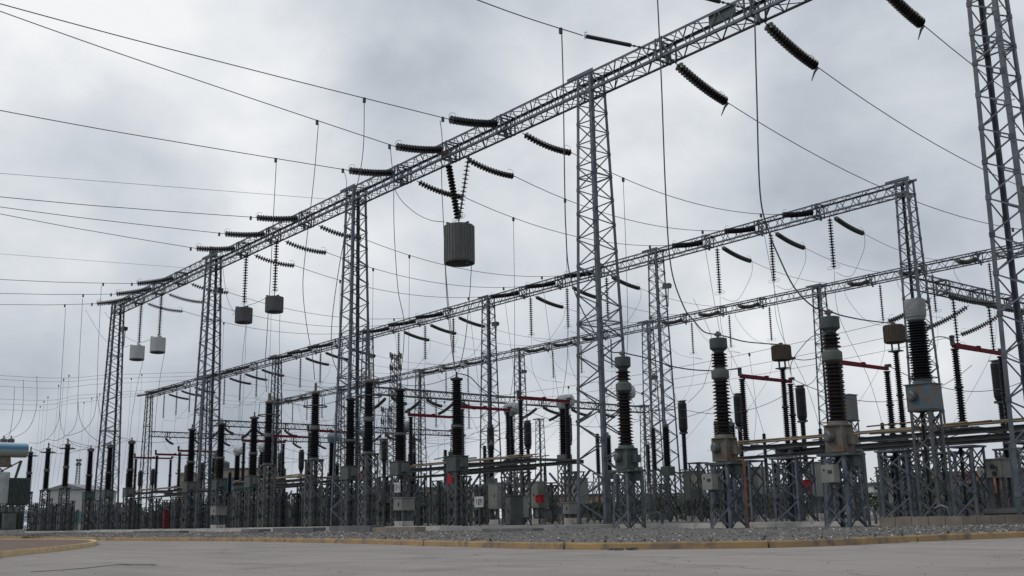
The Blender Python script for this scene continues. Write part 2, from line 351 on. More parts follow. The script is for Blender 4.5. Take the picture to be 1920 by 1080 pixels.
g = MB(); NT = 10; P = [bank(a, b+(b-a).normalized()*.5, j/NT) for a, b in rows for j in range(NT+1)]
g.add(P, [(i*(NT+1)+j, (i+1)*(NT+1)+j, (i+1)*(NT+1)+j+1, i*(NT+1)+j+1) for i in range(len(rows)-1) for j in range(NT)], True)
go = g.build('gravel_bed', 'gravel', origin=(0, 0, 0)); struct(go)
# loose stones on the bank
g = MB()
def stone(c, s):
    ph = R.random()*6; P = [(c[0]+s*R.uniform(-.15, .15), c[1]+s*R.uniform(-.15, .15), c[2]+s*R.uniform(.45, .75))]
    k = R.choice((4, 5, 5, 6))
    for i in range(k):
        a = ph+i*2*math.pi/k+R.uniform(-.3, .3); rr = s*R.uniform(.55, 1.05); P.append((c[0]+rr*math.cos(a), c[1]+rr*math.sin(a), c[2]+s*R.uniform(-.1, .35)))
    g.add(P, [(0, i+1, (i+1) % k+1) for i in range(k)])
for _ in range(26000):
    px = R.uniform(-60, 1980); t = min(.97, max(.005, R.random()**1.3))
    i = min(range(0, len(rows), 1), key=lambda i: 0) if False else None
    u = R.random()*(len(rows)-1.001); i = int(u); a, b = rows[i]; a2, b2 = rows[i+1]
    if a.x < -75 or a.y > 42: continue
    f = u-i; A_ = a.lerp(a2, f); B_ = b.lerp(b2, f); c = bank(A_, B_, t)
    stone(c, R.uniform(.015, .04))
so_ = g.build('crushed_stone', 'stone', origin=(0, 0, 0)); so_['kind'] = 'stuff'; so_['label'] = 'loose grey crushed stone lying between the yellow kerb and the concrete edge'; so_['category'] = 'stones'
# yard floor behind the edge, and the edge itself
g = MB(); back = [(p.x, 200, p.z-.06) for p in sxv[:-1]]
P = [(p.x, p.y+.3 if p.x < -26.5 else p.y+.25, p.z-.06) for p in sxv]+[(-8, 200, -.08), (-190, 200, -.04)]
g.add(P, [tuple(range(len(P)))]); struct(g.build('yard', 'yard', origin=(0, 0, 0)))
def wall_strip(path, zt, zb, th, name, m_, seg=2.4):
    g = MB()
    for a, b in zip(path[:-1], path[1:]):
        L = (b-a).length; k = max(1, int(L/seg)); d = (b-a)/L
        for i in range(k):
            p = a+d*(L*i/k+.006); q = a+d*(L*(i+1)/k-.006)
            nn = Vector((-d.y, d.x, 0)).normalized(); dz = R.uniform(-.008, .008); z1 = zt+a.z+dz; 
            c = (p+q)/2+nn*th/2
            P = []
            for z, pq in ((zb, 0), (z1, 0)):
                for e_ in (p, q, q+nn*th, p+nn*th): P.append((e_.x, e_.y, z if pq == 0 and z == zb else z1))
            g.add(P, [(3, 2, 1, 0), (4, 5, 6, 7), (0, 1, 5, 4), (1, 2, 6, 5), (2, 3, 7, 6), (3, 0, 4, 7)])
    return g.build(name, m_)
struct(wall_strip(sxv[:8], 0, -.30, .9, 'concrete_edge', 'concrete', 2.9))
# brick plinth on the right
bp = [Vector((-15.1, 23.9, .07)), Vector((-13.2, 24.4, .07)), Vector((-12.35, 26.1, .07))]
struct(wall_strip(bp, 0, -.3, .22, 'brick_edging', 'brick', .33))
# lying concrete covers by the edge
for i, (px, py, L, Wd, H, rz) in enumerate([(560, 994, 2.9, .5, .16, .02), (480, 994.5, 1.6, .5, .13, -.05), (668, 993, 2.6, .55, .2, 0), (300, 995, 5.5, .4, .1, 0), (735, 991, 3.0, .4, .14, .03), (960, 991.5, 2.2, .35, .07, 0)]):
    c = at(px, py, 1, 18.4); g = MB(); g.box((c.x, 18.4, -.12+H/2), (L, Wd, H), rz)
    o = g.build('concrete_trench_cover', 'concrete_dark' if i != 4 else 'brick'); member('concrete trench cover lying on the gravel, {o}', o, px, 'concrete cover', 'trench covers on the gravel')
# traffic island at the left
isl = [at(px, py, 2, ZR) for px, py in [(-160, 1072), (0, 1045.5), (90, 1036), (150, 1028.5), (180, 1022.5), (176, 1018), (140, 1015.8), (60, 1015), (-60, 1014.8), (-160, 1015)]]
ic = []
for i in range(len(isl)):
    p0, p1, p2, p3 = isl[i-1], isl[i], isl[(i+1) % len(isl)], isl[(i+2) % len(isl)]
    for k in range(6):
        t = k/6; ic.append(.5*((2*p1)+(p2-p0)*t+(2*p0-5*p1+4*p2-p3)*t*t+(3*p1-p0-3*p2+p3)*t**3))
cen = sum(ic, Vector())/len(ic)
def isk(s_, z): return [Vector((p.x+(cen-p).normalized().x*s_, p.y+(cen-p).normalized().y*s_, ZR+z)) for p in ic]
g = MB(); rings = [isk(0, -.05), isk(.01, .10), isk(.03, .125), isk(.2, .125), isk(.2, .02)]; n = len(ic)
g.add([p for r_ in rings for p in r_], [(k*n+i, k*n+(i+1) % n, (k+1)*n+(i+1) % n, (k+1)*n+i) for k in range(4) for i in range(n)], False)
M['kerb_light'] = mat('pale_yellow_kerb', (.62, .45, .23), (.50, .38, .22), 1.3, .85, c3=(.30, .25, .18), sc3=5, r3=(.55, .72), bump=.5)
struct(g.build('island_kerb', 'kerb_light'))
g = MB(); P = isk(.19, .085); g.add(P, [tuple(range(n))]); struct(g.build('island_soil', 'dirt'))
# gutter joint on the right of the road
a, b = at(1712, 1017.5, 2, ZR), at(1990, 1027, 2, ZR); d = (b-a).normalized(); nn = Vector((-d.y, d.x, 0))
g = MB(); g.add([a+Vector((0, 0, .004)), b+Vector((0, 0, .004)), b+nn*.22+Vector((0, 0, .004)), a+nn*.05+Vector((0, 0, .004))], [(0, 1, 2, 3)]); struct(g.build('drain_channel', 'dark'))
g = MB(); g.bar(a-nn*.03+Vector((0, 0, .008)), b-nn*.05+Vector((0, 0, .008)), .06, .02); struct(g.build('drain_lip', 'concrete'))
# tar repair on the road and litter chips
g = MB(); c = at(262, 1059, 2, ZR); tr = []
for k in range(34):
    a_ = 2*math.pi*k/34; tr.append((c.x+math.cos(a_)*R.uniform(.18, .55)*1.6, c.y+math.sin(a_)*R.uniform(.08, .26)*1.1, ZR+.004))
g.add(tr, [tuple(range(34))]); pl = [at(px, py, 2, ZR+.004) for px, py in [(60, 1072), (110, 1069), (160, 1065), (205, 1060), (240, 1058)]]
for a_, b_ in zip(pl[:-1], pl[1:]): g.bar(a_, b_, .07, .004)
M['tar'] = mat('tar_patch', (.075, .08, .092), (.13, .128, .127), 7, .8, ramp=(.4, .6))
struct(g.build('tar_patch', 'tar'))
g = MB()
for _ in range(110):
    px, py = R.uniform(0, 1920), R.uniform(1034, 1079); c = at(px, py, 2, ZR); s_ = R.uniform(.004, .011); g.box((c.x, c.y, ZR+s_*.3), (s_, s_*R.uniform(.6, 1.6), s_*.6), R.random()*3)
for px, py in [(1148, 1031.5), (1160, 1032), (1183, 1031), (1187, 1031.5), (172, 1012.5), (180, 1012)]:
    c = at(px, py, 2, ZR); g.box((c.x, c.y, ZR+.02), (.16, .07, .04), R.random()*3)
o = g.build('grit', 'gravel', origin=(0, 0, 0)); o['kind'] = 'stuff'; o['label'] = 'small chips and grit scattered over the asphalt'; o['category'] = 'grit'

def weed(x, y, z, i):
    g = MB()
    for q in range(9):
        a = R.random()*6.28; l = R.uniform(.05, .13); p = Vector((x, y, z)); q1 = p+Vector((math.cos(a)*l*.5, math.sin(a)*l*.5, l)); sd = Vector((-math.sin(a), math.cos(a), 0))*.012
        g.add([p-sd, p+sd, q1], [(0, 1, 2)])
    member('tiny weed tuft sprouting at the kerb, {o}', g.build('weed', 'foliage'), proj((x, y, z))[0], 'weed', 'weeds along the kerb')
for i, px in enumerate((505, 700, 905, 1052, 1130, 1330, 1439, 1560, 1662, 1719, 1800)):
    j = kidx(px); p = kc[j]+nrm(kc, j)*(KW+R.uniform(.02, .2)); weed(p.x, p.y, ZR+KH-.02, i)

# ------------------------------------------------------------------ lattice gantries
XK = [-133.8+17.66*k for k in range(7)]      # tower lines
YA, YB, YC, YD = 26.9, 49.2, 66.8, 84.4
def tower(name, X, Y, H, wt, wb, z0, lw, m_, pitch=1.0, pegs=False, plate=True, bwf=.42, seed=0):
    t = thing(name, (X, Y, z0)); W = lambda z: wt+(wb-wt)*(H-z)/(H-z0)
    for i, (a, b) in enumerate(((-1, -1), (1, -1), (1, 1), (-1, 1))):
        g = MB(); p = (X+a*W(z0)/2, Y+b*W(z0)/2, z0); q = (X+a*wt/2, Y+b*wt/2, H); g.angle(p, q, (-a, 0, 0), (0, -b, 0), lw, .014)
        g.box((p[0]-a*.03, p[1]-b*.03, z0+.02), (lw*1.9, lw*1.9, .04))
        if pegs and i == 1:
            z = 2.6
            while z < H-.6:
                c = (X+a*W(z)/2, Y+b*W(z)/2, z); g.bar(c, (c[0]+.15*(1 if int(z*3) % 2 else -.2), c[1]-(.15 if int(z*3) % 2 == 0 else 0), z), .016); z += .38
        g.build('leg', m_, t)
    g = MB(); zs = [z0+.12]
    while zs[-1] < H-.3: zs.append(zs[-1]+max(.36, pitch*.47*W(zs[-1])))
    sc_ = (H-z0-.12)/(zs[-1]-z0-.12); zs = [z0+.12+(z-z0-.12)*sc_ for z in zs]
    bw = lw*bwf*.82
    F4 = (((-1, -1), (1, -1)), ((1, -1), (1, 1)), ((1, 1), (-1, 1)), ((-1, 1), (-1, -1)))
    for fi, (c0, c1) in enumerate(F4):
        o_ = -.012
        for i in range(len(zs)-1):
            if zs[i+1] > H: break
            s_ = (i+fi//2) % 2
            ca, cb = (c0, c1) if s_ else (c1, c0)
            wa, wb_ = W(zs[i])/2, W(zs[i+1])/2
            nx, ny = ((0, -1), (1, 0), (0, 1), (-1, 0))[fi]
            p = Vector((X+ca[0]*wa, Y+ca[1]*wa, zs[i])); q = Vector((X+cb[0]*wb_, Y+cb[1]*wb_, zs[i+1]))
            off = Vector((nx, ny, 0))*o_
            if lw > .1: gx, gy = (.03, .17) if abs(nx) else (.17, .03); g.box((p.x-ca[0]*.07*abs(ny), p.y-ca[1]*.07*abs(nx), p.z), (gx*.9, gy*.9, .13))
            g.bar(p+off, q+off, .02 if True else bw, bw, hint=(0, 0, 1)) if abs(nx) else g.bar(p+off, q+off, .02, bw)
    for z in (zs[len(zs)//3], zs[2*len(zs)//3], H-.02, H-.78):
        w2 = W(z)/2-.02
        for c0, c1 in F4: g.bar((X+c0[0]*w2, Y+c0[1]*w2, z), (X+c1[0]*w2, Y+c1[1]*w2, z), bw*.9, bw*.9)
        g.bar((X-w2, Y-w2, z-.01), (X+w2, Y+w2, z-.01), bw*.8, .015); g.bar((X+w2, Y-w2, z+.01), (X-w2, Y+w2, z+.01), bw*.8, .015)
    g.build('bracing', m_, t)
    if plate:
        g = MB()
        for s_ in (-1, 1): g.box((X-.25*wt, Y+s_*(wt/2+.012), H+.02), (wt*1.9, .02, .14))
        g.build('splice_plate', m_, t)
    return t
def beam(name, P, Q, dep, wid, cw, m_, panel=.82, boxes=(), horn=False):
    P, Q = Vector(P), Vector(Q); D = Q-P; L = D.length; D.normalize(); N = Vector((-D.y, D.x, 0))       # P, Q on the top centre line
    t = thing(name, tuple((P+Q)/2+Vector((0, 0, -dep)))); U = Vector((0, 0, 1))
    def pt(s_, a, b): return P+D*s_+N*(a*wid/2)-U*(dep if b else 0)
    g = MB()
    for a in (-1, 1):
        for b in (0, 1): g.angle(pt(0, a, b), pt(L, a, b), -N*a, -U if b == 0 else U, cw, .012)
    g.build('chord', m_, t)
    g = MB(); k = max(2, int(L/panel)); k += k % 2; st = L/k; bw = cw*.48
    for i in range(k):
        s0, s1, sm = i*st, (i+1)*st, (i+.5)*st
        for a in (-1, 1):
            off = -N*(a*.016); e_ = .25*st if a > 0 else 0
            g.bar(pt(s0, a, 1)+off, pt(sm, a, 0)+off, .012, bw); g.bar(pt(sm, a, 0)+off, pt(s1, a, 1)+off, .012, bw)
        for b, sh in ((0, 0), (1, .0)):
            off = U*(-.014 if b == 0 else .014)
            if i % 2 == 0: g.bar(pt(s0, -1, b)+off, pt(s1, 1, b)+off, bw, .012)
            else: g.bar(pt(s0, 1, b)+off, pt(s1, -1, b)+off, bw, .012)
            g.bar(pt(s0, -1, b)+off*1.8, pt(s0, 1, b)+off*1.8, bw*.8, .012)
    g.build('bracing', m_, t)
    g = MB()
    for s_ in boxes:
        for ds in (-.14, .14):
            q = [pt(s_+ds, -1, 0), pt(s_+ds, 1, 0), pt(s_+ds, 1, 1), pt(s_+ds, -1, 1)]
            for i in range(4): g.bar(q[i], q[(i+1) % 4], .055, .055)
        q = [pt(s_, -1, 0), pt(s_, 1, 0), pt(s_, 1, 1), pt(s_, -1, 1)]
        g.bar(q[0], q[2], .05); g.bar(q[1], q[3], .05)
        c = P+D*(s_+.3)-U*(dep+.14)+N*(-wid/2+.1); g.box(c, (.06, .14, .28))
    g.build('attachment_frame', m_, t)
    return t
PH = (5.3, 9.3, 13.3)
for k in range(3, 8):
    X = XK[k] if k < 7 else -12.25
    if k < 7: t = tower('lattice_tower', X, YA, 17, .77, 1.52, -.03, .135, 'steel', pegs=True)
    else: t = tower('lattice_tower', X, YA, 17.2, .70, 1.15, -.16, .12, 'steel', pitch=1.1, pegs=True, bwf=.42)
    tag(t, {3: 'slim end tower of the tall front gantry, furthest left, with a floodlight', 4: 'tall front gantry tower crowned by a small grey hood, second from the left', 5: 'tall front gantry tower rising behind the two long black bushings, third from the left',
            6: 'big foreground lattice tower with climbing pegs right of centre', 7: 'close lattice tower cropped by the right edge of the photo'}[k], 'lattice tower', 'towers of the tall front gantry')
names_ = {3: 'leftmost and furthest span of the tall front gantry beam', 4: 'middle span of the tall front gantry beam, carrying two dark drum traps', 5: 'span of the tall front gantry beam above the big suspended drum', 6: 'nearest span of the front gantry beam running out of the top of the photo'}
for k in range(3, 7):
    X0 = XK[k]-.4*(k == 3); X1 = XK[k+1] if k < 6 else -11.9
    bx = [X1-X0-p for p in PH] if k < 6 else [X1-X0-4.0, X1-X0-8.0, X1-X0-12.0]
    t = beam('gantry_beam', (X0, YA, 17), (X1, YA, 17), .77, .77, .10, 'steel', .84, bx)
    tag(t, names_[k], 'gantry beam', 'spans of the tall front gantry')
for k in range(7):
    t = tower('lattice_tower', XK[k], YB, 17, .72, 1.33, -.03, .12, 'steel', pitch=1.05)
    member('grey lattice tower of the middle gantry, {o}', t, proj((XK[k], YB, 8))[0], 'lattice tower', 'towers of the middle gantry')
    t = tower('lattice_tower', XK[k], YC, 16.85, .72, 1.33, -.03, .12, 'steel', pitch=1.05)
    member('grey lattice tower of the rear gantry, {o}', t, proj((XK[k], YC, 8))[0], 'lattice tower', 'towers of the rear gantry')
    if k < 6:
        L = XK[k+1]-XK[k]
        t = beam('gantry_beam', (XK[k]-.36*(k == 0), YB, 17), (XK[k+1]+.36*(k == 5), YB, 17), .72, .72, .09, 'steel', 1.0, [L-p for p in PH])
        member('zigzag braced span of the middle gantry beam, {o}', t, proj((XK[k]+9, YB, 17))[0], 'gantry beam', 'spans of the middle gantry')
        t = beam('gantry_beam', (XK[k]-.36*(k == 0), YC, 16.85), (XK[k+1]+.36*(k == 5), YC, 16.85), .68, .72, .085, 'steel', 1.1, [L-p for p in PH])
        member('zigzag braced span of the rear gantry beam, {o}', t, proj((XK[k]+9, YC, 17))[0], 'gantry beam', 'spans of the rear gantry')
for k in (0, 1, 2, 3):
    t = tower('lattice_tower', XK[k], YD, 12.1, .72, 1.2, -.03, .11, 'steel2', pitch=1.1)
    member('short lattice tower carrying the far end of a low crossing beam, {o}', t, proj((XK[k], YD, 8))[0], 'lattice tower', 'short rear towers')
XB = [0, 1, 3, 6]
YPH = (51.4, 55.2, 59.0, 69.3, 73.1, 76.9)
for k in XB:
    t = beam('crossing_beam', (XK[k]+.05, YB+.36, 12.0), (XK[k]+.05, YC-.36, 12.0), .72, .72, .085, 'steel2' if k < 6 else 'steel', 1.0, [y-YB for y in YPH[:3]])
    member('low beam joining the middle gantry to the rear gantry, {o}', t, proj((XK[k], 55, 12))[0], 'gantry beam', 'low crossing beams')
    if k < 6:
        t = beam('crossing_beam', (XK[k]+.05, YC+.36, 12.0), (XK[k]+.05, YD+.36, 12.0), .72, .72, .085, 'steel2', 1.0, [y-YC for y in YPH[3:]])
        member('low beam continuing behind the rear gantry towards the short towers, {o}', t, proj((XK[k], 75, 12))[0], 'gantry beam', 'low beams behind the rear gantry')
# hood on the second tower, plates on the front beam
X = XK[4]; g = MB(); g.box((X-.1, YA, 17.3), (.42, .4, .5)); g.add([(X-.37, YA-.27, 17.5), (X+.17, YA-.27, 17.5), (X+.17, YA+.27, 17.5), (X-.37, YA+.27, 17.5), (X-.1, YA-.27, 17.72), (X-.1, YA+.27, 17.72)], [(0, 1, 4), (1, 2, 5, 4), (2, 3, 5), (3, 0, 4, 5), (3, 2, 1, 0)])
tag(g.build('hood', 'box'), 'small grey gabled hood on top of the second front tower', 'hood')
for px, py, lb, m_ in ((836, 293, 'small rusty plate fixed to the front beam above the big drum', 'rustp'), (1355, 47, 'long dark plate inside the near span of the front beam', 'green')):
    c = at(px, py, 1, YA-.3); g = MB(); g.box((c.x, YA-.3, 16.75 if m_ == 'green' else 16.45), (1.15 if m_ == 'green' else .5, .03, .38 if m_ == 'green' else .34)); tag(g.build('plate', m_), lb, 'plate')

# ------------------------------------------------------------------ insulator strings, conductors
def string(name, P, Q, r, pitch, m_, sag=.25, horn=True, key=None, group=None, n=12):
    P, Q = Vector(P), Vector(Q); L = (Q-P).length; pts = lambda t: P.lerp(Q, t)+Vector((0, 0, -sag*4*t*(1-t)))
    t_ = thing(name, tuple(Q)); g = MB(); k = int(L*.86/pitch)
    for i in range(k):
        a = .07+.86*i/(k-1); c = pts(a); ax = (pts(min(1, a+.02))-pts(a-.02)).normalized()
        g.lathe(c, [(.045, -pitch*.5), (.05, -pitch*.12), (r*.97, pitch*.02), (r, pitch*.12), (r*.6, pitch*.2), (.04, pitch*.24), (.04, pitch*.52)], n, ax)
    g.build('discs', m_, t_)
    g = MB(); g.tube([P, pts(.04), pts(.08)], .022, 5); g.build('link', 'steel2', t_)
    g = MB(); g.tube([pts(.92), pts(.96), Q], .022, 5); g.build('link', 'steel2', t_)
    if horn:
        g = MB(); ax = (Q-P).normalized(); side = Vector((0, 0, 1)) if abs(ax.z) < .7 else Vector((1, 0, 0)); q = pts(.93)
        if abs(ax.z) < .7:
            g.tube([q+ax*.1, q+ax*.14+side*.18, q+ax*.02+side*.30, q-ax*.14+side*.30, q-ax*.24+side*.22], .009, 4)
        else:
            for s_ in (-1, 1):
                ph = [q-Vector((0, 0, .06))+Vector((s_*(.06+.17*(1-math.cos(a))), 0, .09*math.sin(a))) for a in [i*math.pi*2/10 for i in range(10)]]
                g.tube(ph, .009, 4, closed=True)
        g.build('arcing_horn', 'steel2', t_)
    if key: member(key, t_, proj(Q)[0], 'insulator string', group)
    return t_
def wire(pts, r, name='conductor', m_='wire', clamp=None, smooth=8, key=None, group=None, px=None, cat='wire', label=None):
    P = curve(pts, smooth) if smooth > 1 else [Vector(p) for p in pts]
    g = MB(); g.tube(P, r, 6); o = g.build(name, m_)
    if clamp:
        for c in clamp:
            c = Vector(c); q = MB(); q.box((c.x, c.y, c.z-.08), (.09, .09, .2)); ch = q.build('clamp', 'dark', o)
    if key: member(key, o, px if px is not None else proj(P[len(P)//2])[0], cat, group)
    elif label: tag(o, label, cat, group)
    return o
def sagline(A, B, sag, n=14): A, B = Vector(A), Vector(B); return [A.lerp(B, i/n)+Vector((0, 0, -sag*4*(i/n)*(1-i/n))) for i in range(n+1)]
def onsag(A, B, sag, Y, ax=1): A, B = Vector(A), Vector(B); t = (Y-A[ax])/(B[ax]-A[ax]); return A.lerp(B, t)+Vector((0, 0, -sag*4*t*(1-t)))
BAYS = {k: [XK[k]-p for p in PH] for k in range(1, 7)}      # phases of the bay left of tower k
BAYS[7] = [-15.9, -19.9, -23.9]
GN = 'the front gantry'
# front gantry, incoming side
topy0 = {6: {0: (0, 7), 1: (0, 21), 2: (0, 207)}, 5: {0: (0, 369), 1: (0, 388), 2: (0, 401)}, 4: {0: (0, 524), 1: (0, 550), 2: (0, 571)}}
nearend = {}
for k in (4, 5, 6):
    for i, X in enumerate(BAYS[k]):
        E = Vector((X, 23.85, 16.22 if k > 4 else 15.86)); nearend[(k, i)] = E
        string('insulator_string', (X, YA-.42, 16.62), E, .18, .135, 'porcelain2', .07, key='thick black disc string reaching left from the tall front beam, {o}', group='incoming strings of the front gantry')
        far = at(*topy0[k][i], 0, X); dy = far.y-E.y; sl_ = (far.z-E.z)/dy
        B_ = Vector((X, -45, far.z+ (far.z-E.z)/(far.y-E.y)*( -45-far.y)*1.0+6.5*0)); B_.z = max(B_.z, 9)
        mid = far
        # parabola through E, far and an outside anchor
        P = [E, E.lerp(far, .5)+Vector((0, 0, -.05)), far, Vector((X, -12, far.z+(far.z-E.z)/dy*(-12-far.y)+.5)), Vector((X, -45, far.z+(far.z-E.z)/dy*(-45-far.y)+3.2))]
        dro = []
        if k == 6: yd = {0: 19.9, 1: 20.05, 2: 20.2}[i]
        elif k == 4: yd = 21.75
        else: yd = None
        if yd: dro = [onsag(E, far, .05, yd)]
        wire(P, .017, clamp=dro+[Vector((X, 23.6, E.z))], key='long incoming conductor reaching the front gantry, {o}', group='incoming conductors on the left', px=proj(far)[1])
# composite strings of the nearest span
for i, X in enumerate(BAYS[7][1:] ):
    A_ = Vector((X, YA-.42, 16.5)); B_ = Vector((X, 22.8, 16.02)); t_ = thing('rod_insulator', tuple(B_)); g = MB()
    P0, P1 = A_.lerp(B_, .38), A_.lerp(B_, .97); d = (P1-P0); L = d.length; d.normalize(); pr = []
    z = 0
    while z < L-.05: pr += [(.045, z), (.075, z+.012), (.045, z+.03)]; z += .045
    g.lathe(P0, pr, 10, d); g.build('polymer_rod', 'dark', t_)
    g = MB(); g.tube([A_, P0], .022, 5)
    for q in range(5): c = A_.lerp(P0, .15+q*.18); g.box(c, (.07, .09, .05))
    g.tube([P1+Vector((.0, 0, -.12)), P1+d*.05, P1+Vector((0, 0, .14)), P1-d*.1+Vector((0, 0, .16))], .014, 4); g.build('link', 'steel2', t_)
    tag(t_, ['slim black rod insulator just left of the beam at the top edge of the photo', 'slim black rod insulator below the top edge, with a long vertical wire beside its end'][i], 'insulator', 'rod insulators of the nearest span')
    far = Vector((X, 17.5, 15.95)); P = [B_, far, Vector((X, 5, 16.6)), Vector((X, -30, 20))]
    wire(P, .017, clamp=[Vector((X, 21.8, 15.98))], label=['conductor leaving the top edge from the upper rod insulator', 'conductor running down from the top edge to the lower rod insulator'][i], group='conductors of the nearest span')
# thin earth wires to the beam
for (p0, p1, Yp) in (((0, 325), (611, 373), YA), ((0, 476), (345, 502), YA)):
    A_ = at(*p1, 1, YA-.3); q = at(*p0, 0, A_.x); wire([A_, A_.lerp(q, .5), q, A_.lerp(q, 2.2)], .009, name='earth_wire', key='hair thin earth wire ending on the front beam at the left, {o}', group='thin earth wires', px=p0[1])
# front gantry, yard side strings and conductors to the middle gantry
ZB_near = 15.92
for k in (4, 5, 6, 7):
    for i, X0 in enumerate(BAYS[k]):
        X = X0+.6 if k < 7 else X0+.05; E = Vector((X, 30.15, 15.9 if k < 7 else 15.4))
        if k < 7:
            B_ = Vector((X0-.05, 45.85, ZB_near)); sg = .75
            string('insulator_string', (X, YA+.42, 16.2), E, .15 if k > 4 else .14, .145, 'porcelain' if k == 6 else 'glass', .14, key='slanting disc string behind the tall front beam, {o}', group='yard side strings of the front gantry')
            cl = [onsag(E, B_, sg, 33.4), onsag(E, B_, sg, 44.0)]
            wire(sagline(E, B_, sg), .016, clamp=cl, smooth=1, key='conductor slung from the front gantry down to the middle gantry, {o}', group='conductors between front and middle gantries')
        else:
            string('insulator_string', (X, YA+.42, 16.25), E, .185, .13, 'porcelain', .11, key='large brown disc string off the nearest span, {o}', group='big strings of the nearest span', n=16)
            g = MB(); g.tube([E+Vector((0, 0, -.03)), E+Vector((.0, -.18, -.22)), E+Vector((0, -.42, -.62))], [.05, .04, .015], 6)
            member('short dead end lug pointing down below a big brown string, {o}', g.build('jumper_lug', 'dark'), proj(E)[0], 'lug', 'jumper lugs')
            B_ = Vector((X, 63.6, 15.9)); wire(sagline(E, B_, 1.9, 22), .016, smooth=1, clamp=[onsag(E, B_, 1.9, 52)], key='conductor falling lower right from a big brown string, {o}', group='conductors of the nearest span on the right')
            if i > 0: pass
# middle gantry strings and conductors to the rear gantry
def jumper(E, Sx, z1, Y):                    # loop from a string end back to the foot of a suspension string
    E = Vector(E); Q = Vector((Sx+.12, Y, z1)); return [E, E+Vector((-.02, -.15, -.9)), E.lerp(Q, .45)+Vector((0, 0, -1.25)), Q+Vector((.0, .9, -.12)), Q]
for k in range(1, 7):
    for i, X0 in enumerate(BAYS[k]):
        n_ = 10
        string('insulator_string', (X0-.05, YB-.38, 16.55), (X0-.05, 45.95, ZB_near if k > 2 else 15.85), .16, .125, 'porcelain2', .06, key='black disc string lying against the middle gantry beam, {o}', group='near side strings of the middle gantry', n=n_)
        X = X0+.7
        string('insulator_string', (X, YB+.4, 16.25), (X, 52.5, 15.72), .145, .075, 'polymer', .11, key='drooping grey string behind the middle gantry beam, {o}', group='far side strings of the middle gantry', n=n_)
        E = Vector((X, 52.5, 15.72)); B_ = Vector((X0+.1, 63.65, 15.85)); wire(sagline(E, B_, .45), .013, smooth=1, key='conductor between the middle and rear gantries, {o}', group='conductors between middle and rear gantries')
        string('suspension_string', (X, YB, 16.2), (X, YB, 13.15), .145, .145, 'porcelain2', 0, key='vertical disc string hanging under the middle gantry beam, {o}', group='suspension strings of the middle gantry', n=n_)
        wire(jumper(E, X, 13.0, YB), .012, key='slack jumper loop below the middle gantry beam, {o}', group='jumper loops of the middle gantry')
        string('insulator_string', (X0+.1, YC-.38, 16.4), (X0+.1, 63.7, 15.88), .15, .075, 'polymer', .2, key='dark ribbed string lying against the rear gantry beam, {o}', group='near side strings of the rear gantry', n=n_)
        string('suspension_string', (X, YC, 16.1), (X, YC, 13.3), .125, .145, 'porcelain2', 0, key='vertical disc string hanging under the rear gantry beam, {o}', group='suspension strings of the rear gantry', n=n_)
        wire(jumper((X0+.1, 63.6, 15.8), X, 13.1, YC), .011, key='slack jumper loop in front of the rear gantry beam, {o}', group='jumper loops of the rear gantry')
    if k < 4:
        pass
# incoming conductors of the far left middle gantry bays
yl = {2: (704, 711, 724), 1: (748, 757, 768)}
for k in (1, 2, 3):
    for i, X0 in enumerate(BAYS[k]):
        if k == 3: y0 = (660, 668, 678)[i]; continue
        E = Vector((X0-.05, 45.95, 15.85)); far = at(0, yl[k][i], 0, X0-.05); mid = E.lerp(far, .5)+Vector((0, 0, -.12))
        Yd = 38.5 if k == 2 else 36
        wire([E, mid, far, Vector((X0, -10, far.z+1.2))], .014, clamp=[E.lerp(far, .40)+Vector((0, 0, -.12)), E.lerp(far, .72)+Vector((0, 0, -.08))], key='conductor crossing low over the left side of the yard, {o}', group='low conductors at the left', px=yl[k][i])
        for f_ in (.40, .72):
            c = E.lerp(far, f_)+Vector((0, 0, -.16)); q = Vector((X0, c.y-.4, 4.3)); wire([c, c.lerp(q, .5)+Vector((.1, .12, 0)), q], .010, name='dropper', key='thin dropper hanging from the low left conductors, {o}', group='droppers at the far left')
# low crossing strings and conductors along the rows
for k in XB:
    for j, Y in enumerate(YPH):
        if k == 6 and j > 2: continue
        for s_ in (-1, 1):
            if (k == 0 and s_ < 0): continue
            X0 = XK[k]+.05+s_*.4; X1 = XK[k]+s_*3.05
            m_ = 'glass' if k == 6 else 'polymer'
            string('insulator_string', (X0, Y, 11.15), (X1, Y, 10.25), .15, .13 if k == 6 else .08, m_, .12, horn=k == 6, key='slanting disc string tied to a low crossing beam, {o}', group='strings of the low crossing beams', n=10)
    if k in (3, 6):
        for j, Y in enumerate(YPH[:3]):
            X = XK[k]+.05; string('suspension_string', (X, Y+1.4, 11.3), (X, Y+1.4, 8.6), .13, .14, 'porcelain2', 0, key='vertical disc string hanging under a low crossing beam, {o}', group='suspension strings of the low crossing beams', n=10)
for k0, k1 in ((0, 1), (1, 3), (3, 6)):
    for j, Y in enumerate(YPH):
        if k1 == 6 and j > 2: continue
        A_, B_ = Vector((XK[k0]+3.05, Y, 10.25)), Vector((XK[k1]-3.05, Y, 10.25)); sg = .25*(k1-k0)**1.5*.55
        cl = [A_.lerp(B_, f_)+Vector((0, 0, -sg*4*f_*(1-f_))) for f_ in ((.12, .45, .8) if k1 == 6 else (.5,))]
        wire(sagline(A_, B_, sg, 24), .013, clamp=cl, smooth=1, key='low busbar conductor between crossing beams, {o}', group='low busbar conductors')
        for c in cl:
            q = Vector((c.x+.3, c.y-.5, 4.4)); wire([c-Vector((0, 0, .16)), c.lerp(q, .5)+Vector((.35, -.1, -.6)), q], .010, name='dropper', key='thin dropper falling from the low busbars, {o}', group='droppers from the low busbars')

